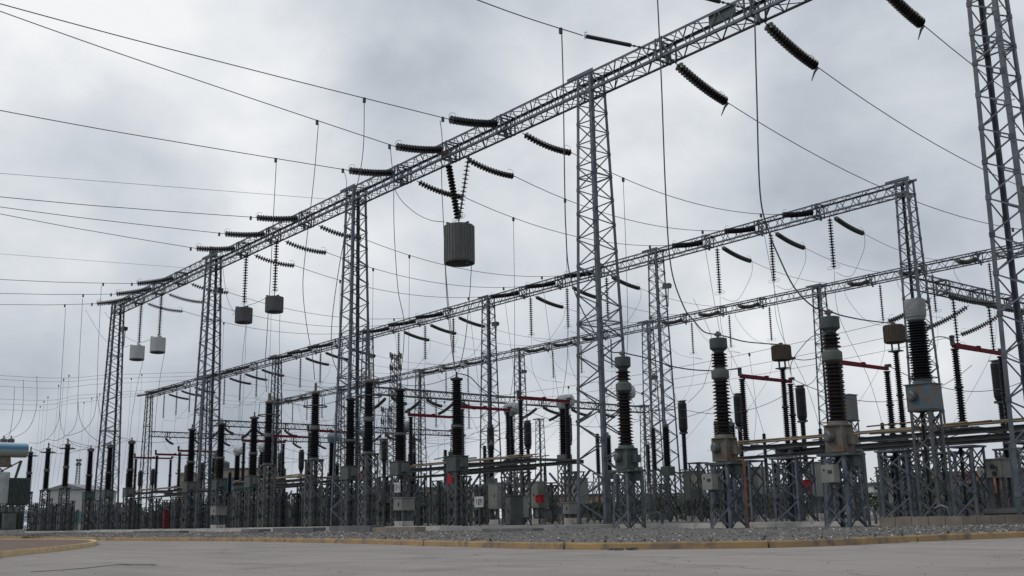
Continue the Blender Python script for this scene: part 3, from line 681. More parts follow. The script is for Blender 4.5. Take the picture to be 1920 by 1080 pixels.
# ------------------------------------------------------------------ equipment
def stand(t, X, Y, z0, z1, w_, m_='steel2', lw=.07, x=True, pitch=.62, wb=None):
    wb = wb or w_; g = MB(); W = lambda z: w_+(wb-w_)*(z1-z)/(z1-z0)
    for a, b in ((-1, -1), (1, -1), (1, 1), (-1, 1)):
        g.angle((X+a*W(z0)/2, Y+b*W(z0)/2, z0), (X+a*w_/2, Y+b*w_/2, z1), (-a, 0, 0), (0, -b, 0), lw, .01)
    k = max(1, round((z1-z0)/pitch)); h = (z1-z0)/k
    for i in range(k):
        za, zb = z0+i*h, z0+(i+1)*h; wa, w2 = W(za)/2, W(zb)/2
        for fi, (c0, c1) in enumerate((((-1, -1), (1, -1)), ((1, -1), (1, 1)), ((1, 1), (-1, 1)), ((-1, 1), (-1, -1)))):
            g.bar((X+c0[0]*wa, Y+c0[1]*wa, za), (X+c1[0]*w2, Y+c1[1]*w2, zb), .012, lw*.55)
            if x: g.bar((X+c1[0]*wa, Y+c1[1]*wa, za), (X+c0[0]*w2, Y+c0[1]*w2, zb), .018, lw*.55)
    g.box((X, Y, z1+.02), (w_*1.12, w_*1.12, .05))
    g.build('lattice_stand', m_, t)
def conc(t, X, Y, z0, w_, h=.25):
    g = MB(); g.box((X, Y, z0+h/2-.1), (w_, w_, h)); g.build('footing', 'concrete', t)
GZ = -.05
def base_z(X, Y): return -.17 if (X > -25 and Y < 25.2) else -.06
# coupling capacitors of the nearest bay
CV = [('coupling_capacitor', -23.9, 24.05, 670, (755, 735), 835, 882), ('coupling_capacitor', -19.9, 24.0, 635, (733, 712), 815, 868), ('coupling_capacitor', -15.9, 23.7, 595, (702, 679), 790, 851)]
capt = {}
for i, (nm, X, Y, yt, (m0, m1), yb, yp) in enumerate(CV):
    z0 = base_z(X, Y); zt, za, zb_, zi, zp = (zat(X, Y, v) for v in (yt, m1, m0, yb, yp)); t = thing(nm, (X, Y, z0)); capt[X] = zt+.22
    stand(t, X, Y, z0, zp-.06, .62, 'steel', .085, True, .55, .72)
    g = MB(); g.box((X, Y, zp-.02), (.95, .72, .07)); g.box((X+.2, Y+.1, zp-.2), (.42, .34, .26)); g.build('platform', 'green', t)
    g = MB(); h = zi-.12-zp; g.box((X, Y, zp+.03+h/2), (.53, .5, h-.02)); g.lathe((X, Y, zi-.13), [(.36, 0), (.36, .03), (.27, .05), (.24, .13)], 20); g.box((X+.36, Y+.05, zp+.35), (.2, .2, .24))
    tk = g.build('oil_tank', 'rust' if i else 'green', t)
    g = MB(); g.lathe((X-.08, Y-.24, zp+.03+h*.58), [(.15, 0), (.15, .12), (.11, .15)], 16, (-.35, -1, 0)); g.build('terminal_cover', 'cap', tk)
    g = MB(); g.sheds(X, Y, zi, za, .16, .265, .095, 22, .95); g.build('lower_insulator', 'porcelain', t)
    g = MB(); g.lathe((X, Y, za-.02), [(.17, 0), (.25, .06), (.255, .1), (.255, .27), (.17, .34), (.15, .38)], 22); zb2 = za+.36; g.build('joint_collar', 'box', t)
    g = MB(); g.sheds(X, Y, zb2, zt-.42, .15, .245, .085, 22, .95); g.build('upper_insulator', 'porcelain', t)
    g = MB(); g.lathe((X, Y, zt-.42), [(.14, 0), (.16, .05), (.25, .12), (.255, .14), (.255, .41), (.24, .42)], 22); g.build('head', 'green', t)
    g = MB(); g.lathe((X, Y, zt), [(.05, 0), (.05, .09), (.07, .1), (.07, .17), (.03, .22)], 10); g.box((X, Y, zt+.13), (.2, .08, .07)); g.build('terminal', 'cap', t)
    g = MB(); g.tube([(X-.38, Y-.3, z0), (X-.38, Y-.3, z0+.35), (X-.12, Y-.36, z0+.85), (X-.1, Y-.36, zp-.1)], .045, 8); g.build('conduit', 'steel', t)
    g = MB(); g.tube([(X+.48, Y, zp+.05), (X+.62, Y, zp+.05), (X+.66, Y, zp-.05), (X+.66, Y, z0)], .04, 8); g.build('downpipe', 'rustp' if i == 1 else 'steel2', t)
    tag(t, ['tall capacitor column with a blue grey base tank beside the big foreground tower', 'tall capacitor column with a rusty base tank, middle one of the three nearest', 'tallest rust streaked capacitor column with a red arm behind its middle'][i], 'capacitor column', 'capacitor columns of the nearest bay')
    if i:                                     # marshalling box on the stand
        pp = at([0, 1345, 1560][i], [0, 910, 890][i], 1, Y-.75); t2 = thing('terminal_box', tuple(pp)); g = MB(); ox, oy = (-.08, -.62) if i == 1 else (.0, -.5); g.box((X+ox, Y+oy, (zat(X, Y, 918)+zat(X, Y, 889))/2 if i == 1 else (zat(X, Y, 904)+zat(X, Y, 873))/2), (.36, .26, .44)); 
        bb = g.build('cabinet', 'cab', t2); zc = (zat(X, Y, 904) if i == 1 else zat(X, Y, 889))
        g = MB(); g.box((X+ox+.07, Y+oy-.137, zc+.05), (.12, .014, .08)); g.box((X+ox-.1, Y+oy-.137, zc+.1), (.045, .014, .05)); g.build('meter', 'dark', t2)
        g = MB(); g.bar((X+ox, Y+oy, zc-.25), (X+.1, Y-.2, zc-.25), .07); g.build('bracket', 'steel2', t2)
        tag(t2, ['', 'small pale terminal box hung on the middle near capacitor stand', 'small pale terminal box with a meter on the tallest capacitor stand'][i], 'terminal box')
# big current transformer with blue base at the right
X, Y = -15.9, 28.0; z0 = -.06; zt, zi, zb_, zp = (zat(X, Y, v) for v in (563, 715, 722, 768)); t = thing('current_transformer', (X, Y, z0))
stand(t, X, Y, z0, zp-.05, .62, 'steel2', .08, True, .6)
g = MB(); h = zb_-zp; g.box((X, Y, zp+h/2), (.72, .66, h)); g.box((X, Y, zb_+.01), (.8, .74, .03)); tk = g.build('base_tank', 'blue', t)
g = MB(); g.lathe((X-.15, Y-.33, zp+h*.55), [(.15, 0), (.15, .1), (.1, .13)], 14, (-.3, -1, 0)); g.build('terminal_cover', 'cap', tk)
g = MB(); g.lathe((X, Y, zb_), [(.28, 0), (.25, .1), (.26, .16), (.21, .2)], 22); g.build('flange', 'box', t)
g = MB(); g.sheds(X, Y, zi+.05, zt-.62, .21, .31, .075, 24, .93); g.build('insulator', 'porcelain2', t)
g = MB(); g.lathe((X, Y, zt-.62), [(.2, 0), (.25, .04), (.25, .1), (.28, .12), (.28, .17), (.29, .2), (.29, .6), (.28, .63)], 24); g.build('head', 'trap_pale', t)
tag(t, 'tall dark transformer column with a white head and a chipped blue base', 'transformer'); CT4 = (X, Y, zt)
# second blue tank behind the tallest capacitor
c = at(1592, 790, 1, 42); X = c.x; Y = 42; zt = zat(X, Y, 742); t = thing('current_transformer', (X, Y, -.06)); stand(t, X, Y, -.06, c.z, .6); g = MB(); g.box((X, Y, (c.z+zt)/2), (.62, .6, zt-c.z)); g.box((X, Y, zt+.02), (.7, .68, .04)); g.build('base_tank', 'blue', t)
tag(t, 'blue tank on a stand half hidden behind the tallest capacitor column', 'transformer')
# ring topped arresters and boxed columns of the other bays
for k in (4, 6):
    for i, X in enumerate(BAYS[k]):
        Y = 20.25; z0 = .0; t = thing('surge_arrester', (X, Y, z0)); zt = 5.28; zi = 2.68
        stand(t, X, Y, z0, zi-.12, .52, 'steel2', .075, True, .5)
        g = MB(); g.lathe((X, Y, zi-.12), [(.3, 0), (.3, .04), (.2, .06), (.17, .12)], 16)
        for q in range(4): g.box((X+.26*math.cos(q*1.57), Y+.26*math.sin(q*1.57), zi-.14), (.08, .08, .1))
        g.build('base_flange', 'cap', t); zm = (zi+zt)/2-.15
        g = MB(); g.sheds(X, Y, zi, zm-.1, .14, .225, .075, 18, .95); g.build('lower_insulator', 'porcelain2', t)
        g = MB(); g.lathe((X, Y, zm-.1), [(.14, 0), (.19, .03), (.2, .1), (.19, .17), (.13, .2)], 16); g.build('joint_collar', 'cap', t)
        g = MB(); g.sheds(X, Y, zm+.1, zt-.12, .13, .2, .07, 18, .9); g.build('upper_insulator', 'porcelain2', t)
        g = MB(); g.lathe((X, Y, zt-.12), [(.16, 0), (.17, .06), (.1, .12), (.05, .14), (.05, .42), (.02, .44)], 12); g.build('terminal', 'rust' if k == 6 else 'cap', t)
        g = MB(); zr = zt-.62 if k == 6 else zt-.3; rr = .45; g.tube([(X+rr*math.cos(a), Y+rr*math.sin(a), zr) for a in [j*math.pi/12 for j in range(24)]], .026, 6, closed=True)
        for q in range(3): a = q*2.094+.4; g.tube([(X+rr*math.cos(a), Y+rr*math.sin(a), zr), (X+rr*.9*math.cos(a), Y+rr*.9*math.sin(a), zt-.1), (X+.12*math.cos(a), Y+.12*math.sin(a), zt-.04)], .012, 5)
        g.build('grading_ring', 'dark', t); capt[('R', X)] = zt+.4
        member('slender black arrester with a ring on a %s stand, {o}' % ('tall' if k == 6 else 'distant'), t, proj((X, Y, 4))[0], 'surge arrester', 'ring topped surge arresters')
for k in (4, 5, 6):
    for i, X in enumerate(BAYS[k]):
        Y = 24.2; z0 = -.02; t = thing('instrument_transformer', (X, Y, z0)); zt = 5.62 if k > 4 else 5.5; zi = 2.62; st = (k == 5 and i == 1)
        g = MB(); 
        stand(t, X, Y, z0, 2.02, .55, 'steel2', .08, True, .5)
        g = MB(); g.box((X, Y, 2.32), (.62, .6, .52)); g.box((X, Y, 2.595), (.68, .66, .03)); g.box((X+.39, Y, 2.34), (.16, .3, .34)); g.build('terminal_tank', 'box' if (i+k) % 3 else 'green', t)
        zm = zi+1.05; zm2 = zi+1.15
        g = MB(); g.sheds(X, Y, zi, zm, .17, .265, .078, 20, 1.0); g.build('lower_insulator', 'porcelain', t)
        g = MB(); g.lathe((X, Y, zm), [(.2, 0), (.235, .02), (.235, .1), (.2, .12)], 18); g.build('joint_collar', 'cap', t)
        g = MB(); g.sheds(X, Y, zm+.12, zt-.15, .15, .24, .075, 20, .88); g.build('upper_insulator', 'porcelain2', t)
        g = MB(); g.lathe((X, Y, zt-.15), [(.15, 0), (.24, .05), (.25, .12), (.1, .15), (.04, .2), (.04, .38)] if k > 4 else [(.15, 0), (.23, .03), (.24, .2), (.1, .26), (.04, .3), (.04, .44)], 18); g.build('head', 'dark' if k == 6 else 'cap', t)
        if (k, i) == (6, 0):
            g = MB(); g.box((X-.02, Y-.34, 1.72), (.3, .02, .34)); g.build('warning_plate', 'redb', t)
        capt[('B', X)] = zt+.2
        member('black instrument transformer on a boxy tank, {o}', t, proj((X, Y, 4))[0], 'instrument transformer', 'boxed instrument transformers')
# ball headed current transformers
for k in (4, 5, 6):
    for i, X in enumerate(BAYS[k]):
        Y = 33.3; t = thing('current_transformer', (X, Y, -.05)); zi = 3.1 if k == 6 else 2.9; zt = 5.9 if k == 6 else 5.75
        stand(t, X, Y, -.05, zi-.35, .5); g = MB(); g.box((X, Y, zi-.16), (.5, .5, .3)); g.build('base_box', 'cap', t)
        g = MB(); g.sheds(X, Y, zi, zt-.65, .17, .27, .08, 16, .85); g.build('insulator', 'porcelain2', t)
        g = MB(); g.lathe((X-.42*.63, Y-.42*.2, zt-.32), [(.02, 0), (.2, .02), (.29, .1), (.31, .25), (.31, .62), (.27, .76), (.1, .84)], 18, (.9, .3, 0)); g.lathe((X, Y, zt-.68), [(.2, 0), (.27, .12), (.28, .3)], 16)
        g.build('head_tank', 'trapw' if k == 4 else 'lightblue' if k == 5 else 'bluew', t)
        member('transformer with a drum shaped head on a black column, {o}', t, proj((X, Y, 5))[0], 'current transformer', 'drum headed current transformers')
# disconnectors: two posts on a frame joined by a red arm
def post(t, X, Y, z0, z1, sub='post_insulator'):
    g = MB(); zm = (z0+z1)/2; g.sheds(X, Y, z0+.06, zm-.05, .075, .14, .07, 14, .95); g.lathe((X, Y, zm-.05), [(.08, 0), (.13, .02), (.13, .08), (.08, .1)], 12)
    g.sheds(X, Y, zm+.05, z1-.06, .07, .13, .07, 14, .92); g.lathe((X, Y, z0), [(.14, 0), (.14, .03), (.09, .06)], 12); g.lathe((X, Y, z1-.06), [(.08, 0), (.12, .02), (.12, .06)], 12)
    return g.build(sub, 'porcelain2', t)
for k in (4, 5, 6, 7):
    Y0, Y1 = (30.0, 32.8) if k == 7 else (27.4, 29.95)
    zp = 2.50; Xs = BAYS[k]; off = 0
    ft = thing('switch_platform', (Xs[1], (Y0+Y1)/2, -.05)); g = MB(); xa, xb = min(Xs)-.9, max(Xs)+(.9 if k < 7 else 2.2)
    for Y in (Y0, Y1):
        for zz, ww in ((zp-.05, .13), (zp-.36, .09)):
            if zz < zp-.1 and Y == Y1: continue
            g.box(((xa+xb)/2, Y, zz), (xb-xa, .03, ww)); g.box(((xa+xb)/2, Y-.06, zz+ww/2), (xb-xa, .14, .018)); g.box(((xa+xb)/2, Y-.06, zz-ww/2), (xb-xa, .14, .018))
    g.build('beam', 'steel2', ft)
    for X in Xs:
        g = MB()
        for dx in (-.32, .32): g.box((X+dx, (Y0+Y1)/2, zp+.05), (.06, Y1-Y0+.3, .07))
        g.build('cross_member', 'steel2', ft)
        for Y in (Y0, Y1):
            stand(ft, X, Y, -.05, zp-.5, .5 if k < 7 else .75, 'steel2' if k < 7 else 'steel', .08, True, .62)
            for s_ in (-1, 1):
                if k < 7: g = MB(); g.bar((X+s_*.25, Y, zp-1.25), (X+s_*1.25, Y, zp-.42), .07); g.build('knee_brace', 'steel', ft)
        g = MB(); g.tube([(X-.45, Y0-.35, zp+.18), (X+.3, Y0-.3, zp+.2)], .035, 6); g.build('operating_rod', 'ochre', ft)
    g = MB(); g.tube([(xa, Y0-.22, zp+.12), ((xa+xb)/2, Y0-.22, zp+.14), (xb, Y0-.2, zp+.12)], .038, 6); g.tube([(xa+.4, Y0+.4, zp+.25), (xb-.3, Y0+.35, zp+.22)], .03, 6); g.build('linkage_rod', 'ochre', ft)
    tag(ft, {7: 'long steel frame carrying the nearest switch posts at the right', 6: 'steel frame carrying switch posts left of the big foreground tower', 5: 'steel frame of switch posts behind the middle black columns', 4: 'small distant steel frame of switch posts near the left tower'}[k], 'support frame', 'frames under the disconnectors')
    for q in range(9 if k == 7 else 4):
        x0 = R.uniform(xa+.3, xb-2); L_ = R.uniform(1.1, 2.6); yq = R.choice((Y0-.25, Y0+.5, (Y0+Y1)/2, Y1-.4)); zq = zp+R.uniform(.1, .42)
        g = MB(); g.tube([(x0, yq, zq), (x0+L_, yq+R.uniform(-.5, .5), zq+R.uniform(-.1, .1))], R.uniform(.022, .04), 6); g.build('operating_rod', R.choice(('ochre', 'steel', 'steel2', 'rustp')), ft)
    for q in range(10 if k == 7 else 5):
        x0 = xa+(xb-xa)*(q+.5)/(10 if k == 7 else 5); g = MB(); g.bar((x0-.5, Y0+.02, zp-.34), (x0+.5, Y0+.02, zp-.08), .05, .012); g.build('web_brace', 'steel', ft)
    if k == 7:
        for X in (-22.0, -18.0, -13.9):
            for Y in (Y0, Y1): stand(ft, X, Y, -.05, zp-.5, 1.0, 'steel', .08, True, .8)
    for i, X in enumerate(Xs):
        t = thing('disconnector', (X, Y0, zp+.1)); zt = 5.02
        post(t, X, Y0, zp+.1, zt-.1); post(t, X, Y1, zp+.1, zt-.1)
        g = MB(); ya, yb = Y0-.15, Y1+.15; g.box((X, (ya+yb)/2-.7, zt), (.13, (yb-ya)/2-.04, .13)); g.box((X, (ya+yb)/2+.7, zt-.01), (.11, (yb-ya)/2-.04, .11)); g.lathe((X, (ya+yb)/2, zt-.03), [(.09, 0), (.09, .12), (.05, .14)], 10); g.build('switch_arm', 'red', t)
        g = MB(); g.box((X, Y0-.1, zt+.1), (.1, .1, .22)); g.lathe((X, Y0-.1, zt+.2), [(.05, 0), (.08, .03), (.08, .08), (.03, .1)], 10); g.build('terminal', 'dark', t); g = MB(); g.box((X, Y1+.1, zt+.1), (.2, .12, .1)); g.build('terminal', 'dark', t); capt[('D', X)] = zt+.28
        member({7: 'near disconnector with a dark red arm, {o}', 6: 'disconnector with a bright red arm left of the big tower, {o}', 5: 'disconnector with a red arm hidden behind the middle columns, {o}', 4: 'small far disconnector with a thin red arm at the left, {o}'}[k], t, proj((X, Y0, 5))[0], 'disconnector', 'red armed disconnectors')
# line traps on ribbed posts
for i, (px, yt, yb, X) in enumerate(((1464, 648, 676, -23.9), (1675, 610, 643, -19.9))):
    c = at(px, yt, 0, X); Y = c.y; zt = c.z; zb_ = zat(X, Y, yb); z0 = 2.6; t = thing('line_trap', (X, Y, z0))
    g = MB(); g.lathe((X, Y, zb_), [(.32, 0), (.35, .02), (.35, zt-zb_-.03), (.33, zt-zb_), (.1, zt-zb_+.03)], 24, smooth=True)
    for q in range(24): a = q*math.pi/12; g.box((X+.352*math.cos(a), Y+.352*math.sin(a), (zb_+zt)/2), (.03, .02, zt-zb_-.08), a)
    g.box((X, Y, zt+.05), (.12, .1, .1)); g.box((X+.38, Y+.15, zb_+.04), (.2, .1, .08)); g.build('drum', 'brown', t)
    g = MB(); 
    for s_ in (-1, 1): g.box((X+s_*.13, Y, zb_-.14), (.04, .06, .28))
    g.box((X, Y, zb_-.29), (.42, .3, .04)); g.build('legs_bracket', 'dark', t)
    post(t, X, Y, z0, zb_-.3); capt[('T', X)] = zt+.1; g = MB(); g.box((X-.1, Y, z0-.05), (.9, .7, .08)); g.build('base_plate', 'steel2', t)
    stand(t, X, Y, -.05, z0-.1, .62, 'steel', .085, True, .62)
    tag(t, ['rusty brown drum trap on a ribbed post, left of the tallest capacitor', 'rusty brown drum trap on a ribbed post, right of the tallest capacitor'][i], 'line trap', 'drum traps on posts')
# circuit breakers
for k in (1, 2, 3, 4, 5, 6, 7):
    Xs = [x_+.7 for x_ in BAYS[k]] if k < 7 else [-22.2, -18.2]
    for i, X in enumerate(Xs):
        Y = 45.3; t = thing('circuit_breaker', (X, Y, -.05)); zt = 6.55; zc = zt-1.75; z0 = 2.75
        g = MB(); pr = [(.13, 0), (.2, .05), (.245, .2)]; z = .2
        while z < 1.6: pr += [(.245, z), (.262, z+.02), (.245, z+.04)]; z += .06
        pr += [(.24, 1.62), (.17, 1.72)]; g.lathe((X, Y, zc), pr, 18); g.build('interrupter', 'porcelain2', t)
        g = MB(); g.lathe((X, Y, zt-.03), [(.2, 0), (.2, .05), (.1, .07)], 14); g.box((X, Y, zt+.03), (.62, .1, .04)); g.build('terminal', 'dark', t); g = MB(); g.box((X, Y, zc-.03), (.55, .12, .1)); g.lathe((X, Y, zc-.1), [(.17, 0), (.17, .1)], 14); g.build('terminal', 'dark', t)
        g = MB(); g.sheds(X, Y, z0, zc-.1, .1, .15, .07, 14); g.build('support_insulator', 'porcelain2', t)
        stand(t, X, Y, -.05, z0-.05, .45, 'steel2', .07)
        member('breaker pole with a fat black chamber, {o}', t, proj((X, Y, 6))[0], 'circuit breaker', 'circuit breaker poles')
for k in (3, 4, 5, 6):
    for i, X0 in enumerate(BAYS[k]):
        X, Y = X0+2.1, 38.0; zt = 4.15+.25*((i+k) % 2); t = thing('voltage_transformer', (X, Y, -.05)); stand(t, X, Y, -.05, 2.1, .5, 'steel2', .075)
        g = MB(); g.box((X, Y, 2.32), (.5, .46, .4)); g.build('tank', 'green', t); g = MB(); g.sheds(X, Y, 2.53, zt, .13, .2, .075, 14, .92); g.build('insulator', 'porcelain2', t)
        g = MB(); g.lathe((X, Y, zt), [(.15, 0), (.16, .12), (.06, .16), (.04, .3)], 12); g.build('cap', 'cap', t)
        member('short dark voltage transformer in the middle of the yard, {o}', t, proj((X, Y, 3))[0], 'voltage transformer', 'short voltage transformers')
# small post insulators further back
for k in range(1, 7):
    for i, X0 in enumerate(BAYS[k]):
        for Y, zt in ((38.6, 4.4), (52.5, 4.9), (58.5, 4.6)):
            if Y < 40 and k < 4: continue
            if R.random() < .12: continue
            X = X0+.7; t = thing('post_insulator', (X, Y, -.05)); stand(t, X, Y, -.05, 2.4, .42, 'steel2', .065, True, .6)
            g = MB(); g.sheds(X, Y, 2.45, zt, .085, .14, .09, 10); g.lathe((X, Y, zt), [(.1, 0), (.12, .05), (.05, .1)], 10); g.build('insulator', 'porcelain2', t)
            member({38.6: 'thin post insulator standing before the middle gantry, {o}', 52.5: 'thin post insulator standing behind the middle gantry, {o}', 58.5: 'thin post insulator standing before the rear gantry, {o}'}[Y], t, proj((X, Y, 4))[0], 'post insulator', 'post insulators at the back')
# rows of low lattice stands with a mechanism box
for k in (1, 2, 3, 4, 5, 6):
    for Y in (21.5, 25.4, 29.9, 36.0, 41.5, 47.4):
        if Y < 28 and k > 3: continue
        for X0 in [x_+d_ for x_ in BAYS[k] for d_ in (0., 1.9)]+[XK[k]-1.6]:
            if k == 6 and Y < 36 or R.random() < .12: continue
            X = X0+R.uniform(-.4, .4); h = R.uniform(1.7, 2.5); t = thing('support_stand', (X, Y, -.05)); stand(t, X, Y, -.05, h, R.uniform(.5, .8), 'steel2', .085, True, .6)
            g = MB(); g.tube([(X, Y, -.05), (X, Y, h-.1)], .05, 6); g.box((X+.1, Y-.3, h*R.uniform(.35, .6)), (.35, .25, .45)); g.build('drive_box', R.choice(['steel2', 'green', 'box', 'green']), t)
            member('low lattice stand, yard row %s, {o}' % {21.5: 'nearest the kerb', 25.4: 'two', 29.9: 'three', 36.0: 'four', 41.5: 'five', 47.4: 'six'}[Y], t, proj((X, Y, 1))[0], 'support stand', 'low lattice stands')
# control cabinets on legs
def cabinet(px0, px1, y0, y1, Y, lab, m_='cab', depth=.55, legs=True, red=False):
    c = at((px0+px1)/2, y1, 1, Y); X = c.x; zt = zat(X, Y, y0); zb_ = c.z
    wd = abs(at(px1, y1, 1, Y).x-at(px0, y1, 1, Y).x)/1.25; wd = max(.3, wd)
    rz = YAW*-.35; t = thing('control_cabinet', (X, Y, -.05)); h = zt-zb_
    g = MB(); g.box((X, Y, zb_+h/2), (wd, depth, h)); g.box((X, Y, zt+.015), (wd+.08, depth+.08, .03)); g.build('housing', m_, t)
    g = MB(); g.box((X-wd*.12, Y-depth/2-.008, zb_+h/2), (wd*.62, .016, h*.9)); g.box((X+wd*.32, Y-depth/2-.008, zb_+h/2), (wd*.24, .016, h*.9)); dr = g.build('door', m_, t)
    g = MB(); g.box((X+wd*.13, Y-depth/2-.03, zb_+h*.5), (.025, .03, .14)); g.build('handle', 'dark', dr)
    if legs:
        for a in (-1, 1):
            for b in (-1, 1): g = MB(); g.box((X+a*(wd/2-.08), Y+b*(depth/2-.08), (zb_-.05)/2), (.08, .08, zb_+.05)); g.build('leg', 'steel2', t)
        g = MB(); g.box((X, Y, .05), (wd*.9, depth*.9, .3)); g.build('footing', 'concrete', t)
    return tag(t, lab, 'control cabinet', 'pale control cabinets')
cabinet(1288, 1322, 884, 939, 39, 'pale grey control cabinet on legs left of the rusty capacitor column')
cabinet(1402, 1433, 877, 927, 39, 'pale grey control cabinet between the two rusty capacitor columns')
cabinet(1516, 1547, 868, 931, 36, 'pale grey control cabinet on legs left of the tallest capacitor stand')
t = cabinet(1855, 1896, 862, 896, 30.5, 'pale control cabinet with two round dials beside the right edge tower')
c = at(1860, 874, 1, 30.2)
q = MB()
for px, py in ((1860, 875), (1864, 888)):
    c = at(px, py, 1, 30.18); q.lathe((c.x, 30.21, c.z), [(.07, 0), (.07, .03)], 12, (0, -1, 0))
q.build('dial', 'dark', t)
cabinet(921, 944, 906, 954, 36, 'tall narrow pale cabinet right of the white numbered sign')
cabinet(992, 1020, 904, 952, 36, 'pale cabinet behind the bright red box by the switch frame')
cabinet(1068, 1098, 898, 945, 33, 'bluish pale cabinet seen through the legs of the big foreground tower')
cabinet(1064, 1080, 943, 964, 28, 'small pale box low beside the left leg of the big tower')
cabinet(747, 768, 934, 957, 22.3, 'small grey box on the stand left of the red plate columns')
cabinet(402, 417, 950, 966, 23, 'small pale box under the fourth group of black columns at the left')
cabinet(1675, 1697, 899, 972, 38, 'tall pale rounded cabinet among the right lattice stands')
cabinet(1838, 1856, 876, 896, 42, 'little pale box far back near the right cabinet')
cabinet(958, 972, 930, 986, 24, 'narrow slate grey kiosk standing at the slab edge', m_='steel2', legs=False)
cabinet(972, 982, 930, 970, 27, 'thin pale kiosk tucked beside the slate grey one', legs=False)
cabinet(714, 727, 925, 943, 30, 'small pale box behind the boxy transformers, centre left')
# red boxes, hydrant pillar, signs
for px, py, Y, s_, lab in ((1012, 936, 30, (.34, .2, .3), 'bright red box mounted under the switch frame'), (1700, 935, 40, (.35, .3, 1.3), 'dark red cabinet glimpsed behind the right lattice stands'),
                           (310, 988, 26, (.27, .22, 1.2), 'slim bright red pillar at ground level among the left stands'), (677, 893, 21.6, (.25, .04, .3), 'square red plate on the stand of the nearest ring arrester'), (1515, 911, 34, (.3, .2, .4), 'small red box left of the pale cabinet by the tallest capacitor')):
    c = at(px, py, 1, Y); g = MB(); zz = max(c.z, s_[2]/2-.02); g.box((c.x, Y, zz), s_); g.box((c.x, Y-.01, zz+s_[2]/2+.012), (s_[0]+.04, s_[1]+.04, .024)); tag(g.build('red_box', 'redb' if s_[2] < 1. else 'red'), lab, 'red box')
SEG = {'0': 'abcdef', '1': 'bc', '4': 'bcfg', '2': 'abged', 'B': 'abcdefg', 'E': 'adefg', 'H': 'bcefg', '6': 'acdefg', 'C': 'adef', 'T': 'ai', '-': 'g'}
def sign(px, py, Y, wd, h, txt, lab):
    c = at(px, py, 1, Y); t = thing('number_sign', (c.x, Y, c.z-h/2)); g = MB(); g.box((c.x, Y, c.z), (wd, .015, h)); g.build('plate', 'sign', t)
    g = MB(); n = len(txt); cw = wd*.82/n; ch_ = h*.5; th = wd*.035
    for i, ch in enumerate(txt):
        x0 = c.x-wd*.41+cw*i+cw*.18; x1 = x0+cw*.64; z0, z1 = c.z-ch_/2, c.z+ch_/2; zm = c.z; y = Y-.011
        L = dict(a=((x0, z1), (x1, z1)), b=((x1, zm), (x1, z1)), c=((x1, z0), (x1, zm)), d=((x0, z0), (x1, z0)), e=((x0, z0), (x0, zm)), f=((x0, zm), (x0, z1)), g=((x0, zm), (x1, zm)), i=(((x0+x1)/2, z0), ((x0+x1)/2, z1)))
        for s_ in SEG[ch]:
            (ax, az), (bx, bz) = L[s_]; g.box(((ax+bx)/2, y, (az+bz)/2), (abs(bx-ax)+th, .006, abs(bz-az)+th))
    g.build('lettering', 'ink', t)
    g = MB(); g.bar((c.x, Y+.02, c.z), (c.x, Y+.02, -.05), .04); g.build('post', 'steel2', t)
    return tag(t, lab, 'sign')
sign(898, 941, 22.5, .50, .36, '1104', 'white number sign reading 1104 on the front of the switch frame')
sign(745, 914, 23.7, .44, .40, '04', 'small white square sign on the stand left of the red plate')
# suspended line traps
def trap(X, Y, z1, z0, r, m_, lab, vee=False):
    t = thing('line_trap', (X, Y, z0)); g = MB(); h = z1-z0; pr = [(r*.9, 0), (r, .04), (r, h-.04), (r*.95, h)]; g.lathe((X, Y, z0), pr, 32)
    for q in range(28): a = q*2*math.pi/28; g.box((X+r*math.cos(a), Y+r*math.sin(a), (z0+z1)/2), (.035, .03, h*.96), a)
    g.build('drum', m_, t)
    g = MB(); g.lathe((X, Y, z0-.06), [(r*.85, 0), (r*1.02, .03), (r*1.02, .12)], 32); g.box((X+r*.8, Y, z0-.1), (.1, .1, .14)); g.build('end_frame', 'dark', t); g = MB(); g.box((X, Y, z1+.03), (r*2.1, .08, .05)); g.box((X, Y, z1+.03), (.08, r*2.1, .05)); g.tube([(X, Y, z1), (X, Y, z1+.2)], .03, 6); g.box((X-r, Y-.1, z1+.02), (.3, .1, .06)); g.build('end_frame', 'dark', t)
    tag(t, lab, 'line trap', 'suspended drum traps')
trap(-36.7, 27, 13.02, 11.32, .67, 'trap', 'largest grey ribbed drum hanging on a V of strings in the middle', True)
trap(-58.6, 27, 12.92, 12.05, .5, 'trap', 'dark grey drum hanging lower and left of its twin beside the second tower')
trap(-54.6, 27, 12.9, 12.05, .5, 'trap', 'dark grey drum hanging just left of the third front tower')
trap(-76.35, 27, 13.05, 12.05, .5, 'trapw', 'pale drum hanging next to the leftmost tower, lower of two')
trap(-72.35, 27, 13.08, 12.05, .5, 'trapw', 'pale drum hanging between the two leftmost front towers, upper right of its twin')
string('suspension_string', (-37.5, 27, 16.2), (-36.75, 27, 13.25), .165, .15, 'porcelain2', 0, n=14); SETS.setdefault('x', [])
o1 = bpy.context.scene.objects[-1]
for nm_ in ('suspension_string',): pass
vs_list = [o for o in COL.objects if o.name.startswith('suspension_string') and o.type == 'EMPTY' and 'label' not in o]
allm = {id(m_[1]) for v in SETS.values() for m_ in v}
for o in COL.objects:
    if o.name.startswith('suspension_string') and o.parent is None and not any(o == m_[1] for v in SETS.values() for m_ in v): tag(o, 'fat black disc string, left arm of the V above the largest drum', 'insulator string', 'strings holding the drums')
o = string('suspension_string', (-35.9, 27, 16.2), (-36.7, 27, 13.25), .15, .17, 'glass', 0, n=14); tag(o, 'thinner spaced disc string, right arm of the V above the largest drum', 'insulator string', 'strings holding the drums')
